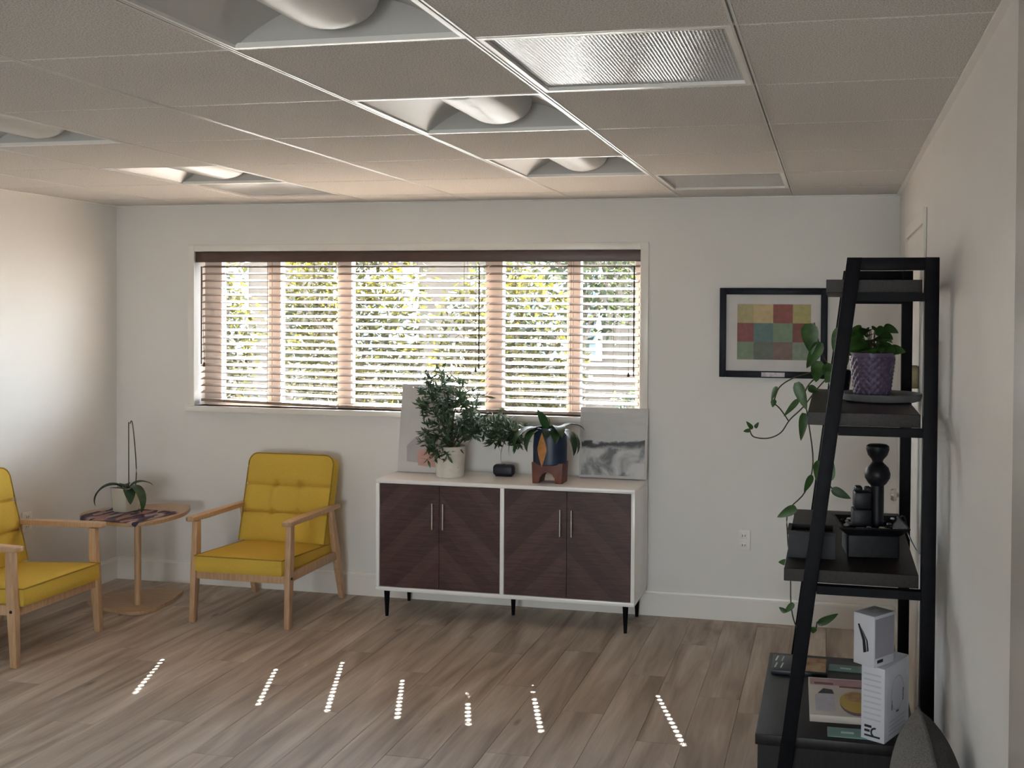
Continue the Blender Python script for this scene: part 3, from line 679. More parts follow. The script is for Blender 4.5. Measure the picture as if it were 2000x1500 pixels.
orc = thing('potted_orchid', 'orchid without flowers in a cream pot, two thin stakes, on the side table', 'potted plant', (-3.985, 5.235, 0.523))
bm = bmesh.new()
def sq(h, z, rnd=0.012): 
    out = []
    for cx_, cy_, a0 in ((1, 1, 0), (-1, 1, 90), (-1, -1, 180), (1, -1, 270)):
        for k in range(5): a = R(a0+k*22.5); out.append(((h-rnd)*cx_+rnd*math.cos(a), (h-rnd)*cy_+rnd*math.sin(a), z))
    return out
rings = [[bm.verts.new(p) for p in sq(h, z)] for h, z in ((0.047, 0.0), (0.050, 0.004), (0.059, 0.126), (0.0605, 0.128), (0.0605, 0.138), (0.056, 0.138), (0.053, 0.118))]
for a, b in zip(rings, rings[1:]):
    n = len(a)
    for k in range(n): bm.faces.new((a[k], a[(k+1) % n], b[(k+1) % n], b[k]))
bm.faces.new(rings[0][::-1])
o = new('pot', bm, m_cream, orc, None, 30); o.rotation_euler = (0, 0, R(-8))
o = prism('bark_mix', [(p[0]*0.95, p[1]*0.95) for p in sq(0.054, 0)], 2, 0.10, 0.125, m_soil, orc)
for (b0, dr, L_, W_, dp) in (((-0.01, -0.01, 0.135), (-0.70, -0.42, 0.72), 0.23, 0.075, 2.5), ((0.02, -0.01, 0.135), (0.80, -0.30, 0.62), 0.25, 0.060, 2.6), ((0.03, -0.02, 0.13), (0.60, -0.62, 0.35), 0.15, 0.065, 1.8),
                             ((-0.01, 0.01, 0.13), (-0.5, 0.6, 0.6), 0.16, 0.06, 1.8), ((-0.01, -0.02, 0.135), (-0.35, -0.55, 0.8), 0.08, 0.04, 1.0), ((0.01, 0.02, 0.13), (0.4, 0.6, 0.8), 0.15, 0.055, 1.6)):
    leaf('leaf', b0, dr, (-dr[0]*dr[2], -dr[1]*dr[2], 1), L_, W_, m_leafd, orc, -dp, 0.3, n=12)
tube('stake', [(0.028, -0.01, 0.11), (0.027, -0.01, 0.515)], 0.0030, m_stem, orc, 6)
tube('flower_spike', [(0.058, 0.0, 0.11), (0.070, 0.0, 0.22), (0.060, 0.0, 0.38), (0.050, 0, 0.47), (0.042, 0, 0.515), (0.035, 0, 0.52), (0.031, -0.004, 0.505)], 0.0030, m_stem, orc, 6, 5)

# ------------------------------------------------------------------ cabinet
cb = thing('cabinet', 'low white cabinet with four dark chevron walnut doors and black legs', 'cabinet', (-1.724, 5.47, 0))
cx0, cx1, cy0, cy1, cz0, cz1 = -0.726, 0.726, -0.195, 0.185, 0.150, 0.765
box('top_panel', cx0, cx1, cy0, cy1, cz1-0.022, cz1, m_cabwhite, cb, 0.002)
box('bottom_panel', cx0, cx1, cy0, cy1, cz0, cz0+0.022, m_cabwhite, cb, 0.002)
for a, b in ((cx0, cx0+0.020), (cx1-0.020, cx1), (-0.011, 0.011)): box('side_panel' if abs(a) > .1 else 'divider', a, b, cy0 if abs(a) > .1 else cy0+0.001, cy1, cz0+0.022, cz1-0.022, m_cabwhite, cb, 0.001)
box('back_panel', cx0+0.02, cx1-0.02, cy1-0.012, cy1-0.004, cz0+0.022, cz1-0.022, m_cabwhite, cb)
def clip(poly, f):
    out = []
    for i in range(len(poly)):
        a, b = poly[i], poly[(i+1) % len(poly)]; fa, fb = f(a), f(b)
        if fa >= 0: out.append(a)
        if fa*fb < 0: t_ = fa/(fa-fb); out.append((a[0]+(b[0]-a[0])*t_, a[1]+(b[1]-a[1])*t_))
    return out
inner = [(cx0+0.020, -0.011), (0.011, cx1-0.020)]
for a, b in inner:
    mid = (a+b)/2
    for q, (da, db) in enumerate(((a+0.003, mid-0.0015), (mid+0.0015, b-0.003))):
        dz0, dz1 = cz0+0.025, cz1-0.025
        dr = box('door', da, db, cy0+0.006, cy0+0.018, dz0, dz1, m_door, cb)
        # veneer strips laid as chevrons: rising towards the meeting edge
        s = 1 if q == 0 else -1; pitch_ = 0.088; k = -8
        while k < 14:
            lo = dz0 + k*pitch_; hi = lo+pitch_-0.0012
            rect = [(da, dz0), (db, dz0), (db, dz1), (da, dz1)]
            off = (lambda p: (p[0]-da) if s > 0 else (db-p[0]))
            pl = clip(rect, lambda p: p[1]-(lo+off(p)*1.0)); pl = clip(pl, lambda p: (hi+off(p)*1.0)-p[1]) if len(pl) > 2 else pl
            if len(pl) > 2:
                mm = [m_door, mat('cabinet_walnut_b', (0.060, 0.027, 0.024), 0.42, (0.098, 0.048, 0.040), 7, (1.5, 26, 26)), mat('cabinet_walnut_c', (0.042, 0.017, 0.017), 0.42, (0.072, 0.031, 0.029), 7, (1.5, 26, 26))][k % 3]
                prism('veneer_strip', pl, 1, cy0+0.0045, cy0+0.007, mm, dr)
            k += 1
        hx = mid - s*0.031
        hd = tube('handle', [(hx, cy0-0.022, 0.505), (hx, cy0-0.022, 0.648)], 0.0048, m_chrome, dr, 10); 
        for zz in (0.520, 0.633): tube('handle_post', [(hx, cy0+0.006, zz), (hx, cy0-0.022, zz)], 0.0035, m_chrome, hd, 8)
for lx, ly in ((-0.676, -0.155), (0.672, -0.155), (-0.676, 0.15), (0.676, 0.15), (0.0, 0.02)):
    lathe('leg', [(0, 0), (0.009, 0), (0.0165, 0.150), (0, 0.150)], m_black, cb, 16, (lx, ly, 0))

# things on the cabinet ------------------------------------------------
def canvas(name, label, x0, x1, h, ybot, lean, front):
    t = thing(name, label, 'artwork', ((x0+x1)/2, ybot, 0.7655)); t.rotation_euler = (-lean, 0, 0)
    w_ = (x1-x0)/2
    return t, w_
t, w_ = canvas('canvas_art', 'pale abstract canvas with grey and pink shapes leaning behind the bushy plant', -2.437, -2.115, 0.51, 5.545, R(8), None)
m_pale = mat('pale_canvas', (0.56, 0.55, 0.56), 0.7, (0.60, 0.59, 0.59), 8)
box('canvas_panel', -w_, w_, -0.018, 0.0, 0, 0.505, m_pale, t, 0.003)
def patch(poly, m, par, y=-0.0184):
    bm = bmesh.new(); bm.faces.new([bm.verts.new((p[0], y, p[1])) for p in poly]); return new('painted_shape', bm, m, par)
patch([(-0.105, 0.06), (0.06, 0.05), (0.08, 0.19), (0.02, 0.235), (-0.06, 0.20), (-0.11, 0.15)], mat('paint_grey', (0.40, 0.37, 0.39), 0.7, (0.44, 0.41, 0.42), 14), t)
patch([(-0.035, 0.04), (0.10, 0.03), (0.12, 0.12), (0.04, 0.155), (-0.045, 0.12)], mat('paint_pink', (0.52, 0.30, 0.27), 0.7, (0.56, 0.36, 0.31), 14), t, -0.0188)
t, w_ = canvas('canvas_art', 'grey abstract seascape painting leaning on the wall at the cabinet right end', -1.380, -0.994, 0.395, 5.615, R(5), None)
box('canvas_panel', -w_, w_, -0.020, 0.0, 0, 0.392, m_pale, t, 0.003)
box('painting', -w_+0.012, w_-0.014, -0.0215, -0.0195, 0.016, 0.362, seascape_mat(), t)

pl = thing('potted_plant', 'bushy small-leaved green plant in a white pot on the cabinet', 'potted plant', (-2.088, 5.455, 0.765))
lathe('pot', [(0, 0), (0.072, 0), (0.078, 0.006), (0.086, 0.16), (0.0875, 0.172), (0.082, 0.174), (0.079, 0.15), (0, 0.15)], m_stoneware, pl, 48)
lathe('soil', [(0.0795, 0.150), (0.05, 0.157), (0, 0.16)], m_soil, pl, 24)
CL = [(-2.135, 1.325, .06), (-2.114, 1.164, .11), (-2.023, 1.222, .09), (-1.978, 1.135, .07), (-2.19, 1.236, .06), (-2.22, 1.164, .045), (-2.084, 1.048, .10), (-2.175, .99, .07), (-2.12, .915, .05),
      (-2.008, 1.048, .06), (-1.95, 1.03, .045), (-1.770, 1.050, .075), (-1.826, 1.063, .05), (-1.72, .985, .04), (-1.815, .985, .04), (-1.70, 1.03, .045)]
rng = random.Random(3); bm = bmesh.new(); tips = []
for (x, z, r) in CL:
    x, z = x+2.088, z-0.765; yc = rng.uniform(-0.05, 0.05) - (0.06 if z < 0.2 else 0); tips.append((x, yc, z, r))
    for s in range(int(10+r*280)):
        c = Vector((x+rng.gauss(0, r*0.5), yc+rng.gauss(0, r*0.45), z+rng.gauss(0, r*0.5)))
        out = Vector((rng.gauss(0, 1), rng.gauss(-0.2, 0.9), rng.gauss(-0.1, 0.7))).normalized()
        for q in range(rng.randint(4, 6)):
            a = rng.uniform(-1.1, 1.1); dv = (out + Vector((rng.gauss(0, .55), rng.gauss(0, .55), rng.gauss(-0.35, .4)))).normalized()
            bm_leaf(bm, c + out*q*0.009, dv, Vector((rng.gauss(0, .4), rng.gauss(-.5, .4), 1)), rng.uniform(0.034, 0.060), rng.uniform(0.011, 0.017), 0.7, 0.2, 3)
o = new('foliage', bm, m_leafs, pl, None, 80); o['kind'] = 'stuff'
bm = bmesh.new()
for (x, yc, z, r) in tips:
    if x < 0.25: bm_tube(bm, smoothpts([(0.01, 0, 0.15), (x*0.35, yc*0.5, 0.15+(z-0.15)*0.6), (x, yc, z)], 4), [0.005]*5+[0.003]*4, 6)
bm_tube(bm, smoothpts([(0.02, 0, 0.15), (0.08, 0, 0.21), (0.16, 0, 0.255), (0.25, 0, 0.26), (0.33, 0, 0.24)], 5), 0.004, 6)
new('branches', bm, m_stem, pl, None, 60)

box_ = thing('smart_speaker', 'small dark rounded speaker on the cabinet top between the two plants', 'speaker', (-1.800, 5.545, 0.765))
bm = bmesh.new(); bm_box(bm, -0.062, 0.062, -0.028, 0.028, 0.003, 0.066, None, 0.020, 5); new('body', bm, m_device, box_, None, 60)
box('base_pad', -0.045, 0.045, -0.02, 0.02, 0, 0.004, m_dark, box_)
lathe('button_disc', [(0, 0.0), (0.010, 0.0), (0.009, 0.0015), (0, 0.0015)], m_dark, box_, 16, (0, 0, 0.0655))

bp_ = thing('footed_planter', 'navy planter with orange diamond and red arched feet holding drooping leaves', 'potted plant', (-1.497, 5.415, 0.765))
# arched red-brown base
prof = [(-0.083, 0), (-0.046, 0), (-0.043, 0.022)] + [(-0.042*math.cos(R(a)), 0.030+0.036*math.sin(R(a))) for a in range(0, 181, 15)] + [(0.043, 0.022), (0.046, 0), (0.083, 0), (0.088, 0.112), (-0.088, 0.112)]
prism('foot_stand', prof, 1, -0.06, 0.06, m_red, bp_, 0.006)
lathe('bowl', [(0, 0.098), (0.080, 0.098), (0.093, 0.104), (0.094, 0.20), (0.088, 0.285), (0.086, 0.298), (0.080, 0.298), (0.078, 0.27), (0, 0.27)], m_navy, bp_, 48, sy=0.85)
lathe('soil', [(0.079, 0.271), (0.04, 0.276), (0, 0.278)], m_soil, bp_, 24, sy=0.85)
bm = bmesh.new(); cx_, cz_ = -0.024, 0.185; hwid, hh = 0.028, 0.098; N_ = 12; rows = []
for j in range(N_+1):
    v_ = -1+2*j/N_; wv = hwid*max(0.02, (1-abs(v_)**1.3)); rows.append([bm.verts.new((cx_+wv*s, -0.85*math.sqrt(max(1e-6, 0.0945**2-(cx_+wv*s)**2))-0.0015, cz_+hh*v_*0.95)) for s in (-1, -0.5, 0, 0.5, 1)])
for j in range(N_):
    for i in range(4): bm.faces.new((rows[j][i], rows[j][i+1], rows[j+1][i+1], rows[j+1][i]))
tag(new('diamond_inlay', bm, m_orange, bp_, None, 60), 'orange diamond glaze')
for (b0, dr, L_, W_, dp) in (((-0.02, -0.02, 0.28), (-0.10, -0.3, 1), 0.15, 0.062, 0.5), ((0.03, -0.01, 0.28), (0.30, -0.55, 0.9), 0.19, 0.070, 2.0), ((0.05, -0.02, 0.28), (0.75, -0.55, 0.6), 0.23, 0.060, 2.4),
                             ((-0.05, -0.01, 0.28), (-0.65, -0.55, 0.7), 0.24, 0.070, 2.4), ((-0.05, 0.02, 0.28), (-0.95, -0.35, 0.65), 0.29, 0.045, 2.3), ((-0.04, -0.03, 0.28), (-0.45, -0.75, 0.5), 0.19, 0.060, 2.4),
                             ((0.0, -0.04, 0.28), (0.15, -0.9, 0.6), 0.09, 0.050, 1.8), ((0.03, -0.04, 0.28), (0.35, -0.9, 0.7), 0.15, 0.065, 2.0), ((-0.07, 0.0, 0.28), (-1.0, -0.30, 0.5), 0.33, 0.035, 2.2),
                             ((0.04, 0.03, 0.28), (0.6, 0.4, 0.8), 0.17, 0.06, 1.6), ((-0.03, 0.03, 0.28), (-0.3, 0.5, 1), 0.15, 0.06, 1.0), ((0.06, -0.01, 0.28), (0.95, -0.25, 0.4), 0.20, 0.050, 2.3)):
    leaf('leaf', b0, dr, (-dr[0]*dr[2], -dr[1]*dr[2], 1), L_, W_, m_leafd, bp_, -dp, 0.25, n=10)

# ------------------------------------------------------------------ ladder shelf
YN, YS = 3.23, 4.26
ls = thing('ladder_shelf', 'black metal ladder shelf with dark wood boards against the right wall', 'shelf', (0.29, (YN+YS)/2, 0))
ox, oy = 0.29, (YN+YS)/2
def lsx(z): return 0.064 + (z-1.87)*0.1225
for yy in (YN, YS):
    y0, y1 = yy-oy-0.02, yy-oy+0.02
    box('rear_post', -0.021, 0.021, y0, y1, 0, 1.868, m_black, ls, 0.002)
    prism('leaning_leg', [(lsx(0)-0.022-ox, 0), (lsx(0)+0.022-ox, 0), (lsx(1.868)+0.022-ox, 1.868), (lsx(1.868)-0.022-ox, 1.868)], 1, y0, y1, m_black, ls, 0.002)
    box('top_bar', lsx(1.85)+0.02-ox, -0.021, y0+0.001, y1-0.001, 1.830, 1.8675, m_black, ls, 0.002)
    for z in (1.762, 1.352, 0.862): box('shelf_bracket', lsx(z)+0.02-ox, -0.021, y0+0.004, y1-0.004, z-0.026, z, m_black, ls)
for z, xf in ((1.762, -0.020), (1.352, -0.072), (0.862, -0.140)):
    box('shelf_board', xf-ox, 0.265-ox, YN-oy+0.022, YS-oy-0.022, z, z+0.040, m_shelf, ls, 0.0012, 1)

# items on the middle board (top at z 1.392)
ZM = 1.392
sa_ = thing('plant_saucer', 'round grey stone saucer under the purple pot on the shelf', 'saucer', (0.168, 3.72, ZM))
lathe('dish', [(0, 0), (0.115, 0), (0.135, 0.006), (0.142, 0.028), (0.138, 0.030), (0.130, 0.016), (0, 0.014)], m_saucer, sa_, 56)
lathe('foot_ring', [(0.09, 0.0005), (0.10, 0.0005), (0.10, 0.004), (0.09, 0.004)], m_saucer, sa_, 32)
pp = thing('potted_plant', 'leafy green plant in a purple textured pot on the shelf', 'potted plant', (0.138, 3.72, ZM+0.0145))
bm = bmesh.new(); n = 132; rings = []
nz = 60
for j in range(nz+1):
    z = 0.155*j/nz; r = 0.060+0.018*(j/nz)
    ring = []
    for k in range(n):
        a = 2*math.pi*k/n; bmp = 0.0042*abs(math.sin(a*9+z*120))*abs(math.sin(a*9-z*120)) if 2 < j < nz-5 else 0
        ring.append(bm.verts.new(((r+bmp)*math.cos(a), (r+bmp)*math.sin(a), z)))
    rings.append(ring)
for r_, z in ((0.074, 0.155), (0.071, 0.13)): rings.append([bm.verts.new((r_*math.cos(2*math.pi*k/n), r_*math.sin(2*math.pi*k/n), z)) for k in range(n)])
for a, b in zip(rings, rings[1:]):
    for k in range(n): bm.faces.new((a[k], a[(k+1) % n], b[(k+1) % n], b[k]))
bm.faces.new(rings[0][::-1]); new('pot', bm, m_purple, pp, None, 50)
lathe('soil', [(0.0715, 0.131), (0, 0.136)], m_soil, pp, 24)
rng = random.Random(11)
for k in range(34):
    a = 2*math.pi*k/17*1.0 + rng.uniform(-.3, .3); rad_ = rng.uniform(0.008, 0.062); zz = rng.uniform(0.165, 0.235) - rad_*0.3; 
    if k % 6 == 0: zz += 0.02
    ex_ = 0.012 if math.cos(a) < 0 else 0
    p = Vector((math.cos(a)*rad_, math.sin(a)*rad_, zz))
    lf = leaf('leaf', p, (math.cos(a), math.sin(a), rng.uniform(-0.1, 0.35)), (rng.uniform(-.4, .4), -0.8, 0.9), rng.uniform(0.046, 0.066), rng.uniform(0.046, 0.060), m_leafm, pp, -0.9, 0.15, True, 8)
    tube('leaf_stalk', [(math.cos(a)*0.012, math.sin(a)*0.012, 0.13), tuple(p*0.7+Vector((0, 0, zz*0.12))), tuple(p)], 0.0016, m_stem, lf, 5, 3)

# pothos trailing down the shelf
po = thing('trailing_pothos', 'trailing pothos vine in a small dark pot, spilling down the shelf side', 'potted plant', (0.030, 4.13, ZM))
lathe('pot', [(0, 0), (0.036, 0), (0.046, 0.07), (0.048, 0.085), (0.044, 0.085), (0.042, 0.07), (0, 0.07)], m_stone, po, 28)
V = {1: [(0.03, 4.13, 1.465), (0.0, 4.12, 1.49), (-0.098, 4.12, 1.459), (-0.147, 4.12, 1.442), (-0.203, 4.12, 1.402), (-0.226, 4.12, 1.335)],
     2: [(0.03, 4.13, 1.465), (-0.01, 4.10, 1.45), (-0.057, 4.10, 1.40), (-0.108, 4.10, 1.33), (-0.16, 4.12, 1.276), (-0.195, 4.12, 1.224), (-0.245, 4.12, 1.2), (-0.301, 4.12, 1.204), (-0.315, 4.10, 1.232)],
     3: [(-0.166, 4.12, 1.272), (-0.196, 4.12, 1.315), (-0.222, 4.12, 1.339)],
     4: [(0.03, 4.13, 1.465), (-0.01, 4.12, 1.49), (-0.045, 4.12, 1.56), (-0.07, 4.12, 1.66)],
     5: [(0.03, 4.13, 1.465), (0.055, 4.0, 1.60), (0.06, 3.8, 1.68), (0.052, 3.64, 1.735)],
     6: [(0.03, 4.13, 1.465), (-0.05, 4.15, 1.45), (-0.105, 4.18, 1.38), (-0.092, 4.19, 1.28), (-0.07, 4.2, 1.10), (-0.10, 4.2, 0.98), (-0.165, 4.2, 0.90), (-0.168, 4.2, 0.80), (-0.155, 4.2, 0.649), (-0.149, 4.2, 0.503), (-0.119, 4.2, 0.422), (-0.059, 4.19, 0.425), (-0.047, 4.18, 0.465)],
     7: [(-0.07, 4.2, 1.08), (-0.02, 4.18, 1.03), (0.006, 4.16, 1.004)]}
for k, pts in V.items(): tube('vine', [(p[0]-0.030, p[1]-4.13, p[2]-ZM) for p in pts], 0.0028, m_stem, po, 6, 5)
LV = [((-0.089, 4.05, 1.657), -85, .121, .068), ((-0.045, 4.05, 1.586), -115, .117, .052), ((-0.052, 4.08, 1.512), -95, .091, .053), ((-0.134, 4.08, 1.427), -70, .117, .045), ((-0.125, 4.08, 1.361), -130, .091, .024), ((-0.09, 4.08, 1.408), -20, .049, .032),
      ((-0.211, 4.08, 1.409), -110, .061, .02), ((-0.22, 4.08, 1.358), -100, .032, .024), ((-0.104, 4.06, 1.31), -95, .11, .036), ((-0.301, 4.05, 1.243), 130, .04, .018), ((-0.308, 4.05, 1.238), 190, .032, .016), ((-0.291, 4.05, 1.247), 60, .028, .016),
      ((0.049, 3.6, 1.736), -80, .071, .039), ((0.038, 4.06, 1.642), -110, .102, .057), ((0.044, 4.06, 1.56), -100, .102, .061), ((0.03, 4.06, 1.50), -100, .092, .057), ((0.0, 4.06, 1.47), -120, .05, .04), ((-0.025, 4.08, 1.50), -60, .081, .049),
      ((-0.074, 4.15, 1.056), -110, .082, .029), ((0.005, 4.15, 1.004), -25, .082, .037), ((-0.133, 4.15, .925), -150, .087, .041), ((-0.165, 4.15, .704), 180, .037, .025), ((-0.139, 4.15, .542), -130, .058, .025), ((-0.169, 4.15, .505), 150, .033, .021),
      ((-0.044, 4.15, .467), 25, .093, .033), ((-0.058, 4.15, .452), -100, .03, .025), ((-0.015, 4.15, 1.034), 80, .103, .054), ((-0.045, 4.15, 1.114), -95, .082, .045)]
rng = random.Random(5)
for p, ang, L_, W_ in LV:
    a = R(ang); leaf('leaf', (p[0]-0.030, p[1]-4.13, p[2]-ZM), (math.cos(a), rng.uniform(-.2, .1), math.sin(a)), (rng.uniform(-.3, .3), -1, rng.uniform(0, .5)), L_, W_, m_leafm, po, rng.uniform(-.5, .1), 0.2, True, 8)

# items on the lower board (top at z 0.902)
ZL = 0.902
ft = thing('tabletop_fountain', 'black tabletop fountain with stacked bowl pillar and flared square basin', 'fountain', (0.130, 3.53, ZL), R(6))
bm = bmesh.new(); rings = [[bm.verts.new(p) for p in sq(h, z, 0.006)] for h, z in ((0.080, 0), (0.083, 0.003), (0.083, 0.072), (0.112, 0.098), (0.113, 0.103), (0.106, 0.103), (0.078, 0.078))]
for a, b in zip(rings, rings[1:]):
    n = len(a)
    for k in range(n): bm.faces.new((a[k], a[(k+1) % n], b[(k+1) % n], b[k]))
bm.faces.new(rings[0][::-1]); bm.faces.new(rings[-1]); new('basin', bm, m_stone, ft, None, 30)
lathe('pillar', [(0, 0.078), (0.022, 0.078), (0.022, 0.225), (0.030, 0.232), (0.041, 0.250), (0.0425, 0.265), (0.036, 0.285), (0.022, 0.298), (0.017, 0.304), (0.020, 0.312), (0.032, 0.326), (0.038, 0.345), (0.037, 0.356), (0.030, 0.361), (0, 0.362)], m_stone, ft, 32, (0.022, 0.0, 0))
for (x0, x1, y0, y1, z0, z1) in ((-0.062, 0.0, -0.045, 0.02, 0.078, 0.150), (-0.055, 0.0, -0.035, 0.03, 0.150, 0.205), (-0.052, -0.028, -0.02, 0.02, 0.205, 0.222), (-0.02, 0.002, -0.02, 0.02, 0.205, 0.220)):
    box('slate_block', x0, x1, y0, y1, z0, z1, m_stone, ft, 0.006)
rng = random.Random(9)
for k in range(46):
    a, b = rng.uniform(-0.088, 0.088), rng.uniform(-0.088, 0.088)
    if -0.065 < a < 0.045 and -0.05 < b < 0.04: continue
    s = rng.uniform(0.007, 0.012); z = 0.092 + 0.9*max(0, max(abs(a), abs(b))-0.082)
    lathe('pebble', [(0, -s*0.6), (s, -s*0.1), (s*0.8, s*0.5), (0, s*0.7)], [m_pebble, m_stone, m_pebble, m_saucer][k % 4], ft, 8, (a, b, z))
tube('power_cable', [(0.085, 0.07, 0.09), (0.130, 0.12, 0.10), (0.150, 0.16, 0.04), (0.158, 0.05, 0.004), (0.165, -0.04, 0.004), (0.172, -0.08, -0.04), (0.176, -0.08, -0.35), (0.170, -0.08, -0.6), (0.172, -0.08, -0.88)], 0.003, m_ink, ft, 6, 6)
tr = thing('planter_box', 'low black rectangular planter box on the shelf beside the fountain', 'planter', (-0.058, 3.46, ZL))
bm = bmesh.new(); bw_, bd = 0.075, 0.062
for a in ((-bw_, bw_, -bd, -bd+0.006, 0, 0.076), (-bw_, bw_, bd-0.006, bd, 0, 0.076), (-bw_, -bw_+0.006, -bd+0.006, bd-0.006, 0, 0.076), (bw_-0.006, bw_, -bd+0.006, bd-0.006, 0, 0.076), (-bw_+.006, bw_-.006, -bd+.006, bd-.006, 0, 0.006)): bm_box(bm, *a)
new('box_body', bm, mat('planter_slate', (0.016, 0.018, 0.021), 0.5, (0.024, 0.026, 0.030), 14, spec=0.25), tr)
bm = bmesh.new()
for a in ((-bw_-.004, bw_+.004, -bd-.004, -bd+0.008), (-bw_-.004, bw_+.004, bd-0.008, bd+.004), (-bw_-.004, -bw_+0.008, -bd+0.008, bd-0.008), (bw_-0.008, bw_+.004, -bd+0.008, bd-0.008)): bm_box(bm, *a, 0.076, 0.086)
new('rim', bm, m_stone, tr); box('soil', -bw_+.007, bw_-.007, -bd+.007, bd-.007, 0.06, 0.068, m_soil, tr)

# ------------------------------------------------------------------ low black table under the shelf and what lies on it
TZ = 0.370
st = thing('low_table', 'low black table standing under the ladder shelf with boxes and books', 'table', (0.045, 3.655, 0))
box('table_top', -0.270, 0.225, -0.395, 0.400, TZ-0.035, TZ, m_lacquer, st, 0.003)
for a in ((-0.262, 0.217, -0.388, -0.368), (-0.262, 0.217, 0.372, 0.392), (-0.262, -0.242, -0.368, 0.372), (0.197, 0.217, -0.368, 0.372)): box('side_panel', *a, 0.0, TZ-0.035, m_lacquer, st)
box('shelf_panel', -0.242, 0.197, -0.368, 0.372, 0.03, 0.05, m_lacquer, st)

bk = thing('book', 'dark book with pale lettering and an orange cover picture, on the low black table', 'book', (-0.106, 3.90, TZ), R(0))
box('cover', -0.102, 0.102, -0.088, 0.088, 0, 0.016, mat('book_black', (0.014, 0.015, 0.020), 0.4, (0.02, 0.021, 0.028), 9), bk, 0.002)
box('pages', -0.099, 0.1025, -0.085, 0.0885, 0.003, 0.013, mat('paper_edge', (0.45, 0.40, 0.32), 0.8, (0.5, 0.45, 0.37), 60, (1, 1, 20)), bk)
bm = bmesh.new()
def flat(bm, x0, x1, y0, y1, z): bm.faces.new([bm.verts.new(p) for p in ((x0, y0, z), (x1, y0, z), (x1, y1, z), (x0, y1, z))])
flat(bm, 0.0, 0.096, -0.075, 0.075, 0.0163); new('cover_picture', bm, mat('cover_orange', (0.30, 0.11, 0.03), 0.5, (0.42, 0.30, 0.17), 22), bk)
bm = bmesh.new()
for r_ in range(2):
    for q, (x, wd) in enumerate(((-0.092, 0.016), (-0.070, 0.016))):
        y = 0.045 - r_*0.075
        bm.faces.new([bm.verts.new(p) for p in ((x, y-0.028, 0.0163), (x+wd*0.35, y-0.028, 0.0163), (x+wd*0.75, y+0.026, 0.0163), (x+wd*0.4, y+0.026, 0.0163))])
new('title_letters', bm, m_teall, bk)
mg = thing('booklet', 'colourful booklet with pink header and yellow dish picture on the low table', 'booklet', (0.040, 3.575, TZ), R(2))
box('card', -0.105, 0.105, -0.175, 0.175, 0, 0.024, mat('recipe_card', (0.47, 0.42, 0.36), 0.5, (0.52, 0.47, 0.41), 8), mg, 0.002)
def fl_(name, polys, m, z=0.0243, par=mg):
    bm = bmesh.new()
    for pl_ in polys: bm.faces.new([bm.verts.new((p[0], p[1], z)) for p in pl_])
    return new(name, bm, m, par)
fl_('header_band', [[(-0.10, 0.10), (0.10, 0.10), (0.10, 0.165), (-0.10, 0.165)]], mat('pink_print', (0.36, 0.18, 0.20), 0.5, (0.42, 0.26, 0.28), 18))
fl_('title_bar', [[(-0.085, 0.108), (-0.02, 0.105), (-0.02, 0.125), (-0.085, 0.128)], [(0.0, 0.085), (0.10, 0.08), (0.10, 0.10), (0.0, 0.10)]], mat('maroon_print', (0.13, 0.03, 0.03), 0.5, (0.17, 0.05, 0.04), 18), 0.0246)
el = lambda cx, cy, rx, ry, n=28: [(cx+rx*math.cos(2*math.pi*k/n), cy+ry*math.sin(2*math.pi*k/n)) for k in range(n)]
fl_('bowl_picture', [el(0.05, -0.06, 0.054, 0.105)], mat('violet_print', (0.12, 0.06, 0.10), 0.5, (0.16, 0.09, 0.13), 18), 0.0246)
fl_('food_picture', [el(0.05, -0.045, 0.054, 0.095)], mat('yellow_print', (0.40, 0.30, 0.01), 0.5, (0.46, 0.30, 0.06), 26), 0.0248)
fl_('topping_picture', [el(0.055, 0.0, 0.042, 0.045)], mat('brown_print', (0.33, 0.14, 0.06), 0.5, (0.40, 0.26, 0.10), 40), 0.0250)
fl_('dark_picture', [[(-0.075, 0.02), (-0.02, 0.02), (-0.025, 0.06), (-0.055, 0.068)]], m_ink, 0.0246)
fl_('text_panel', [[(-0.085, -0.14), (-0.02, -0.14), (-0.02, 0.01), (-0.085, 0.01)]], mat('lilac_print', (0.40, 0.38, 0.43), 0.5, (0.46, 0.44, 0.48), 40), 0.0246)
for i, (x, y, lab) in enumerate(((0.072, 3.925, 'teal bookmark card lying at the far side of the low black table'), (0.070, 3.325, 'teal bookmark card lying at the near edge of the low black table'))):
    bmk = thing('bookmark', lab, 'bookmark', (x, y, TZ), R(-3+4*i), 'teal bookmark cards')
    box('card', -0.072, 0.072, -0.036, 0.036, 0, 0.003, m_teal, bmk); bm = bmesh.new(); flat(bm, -0.03, 0.01, -0.01, 0.006, 0.0032); new('printed_title', bm, m_teall, bmk)

def rotbox(name, label, corner, ang, lx, ly, h, z):
    t = thing(name, label, 'box', (corner[0], corner[1], z), ang, 'white product cartons'); return t
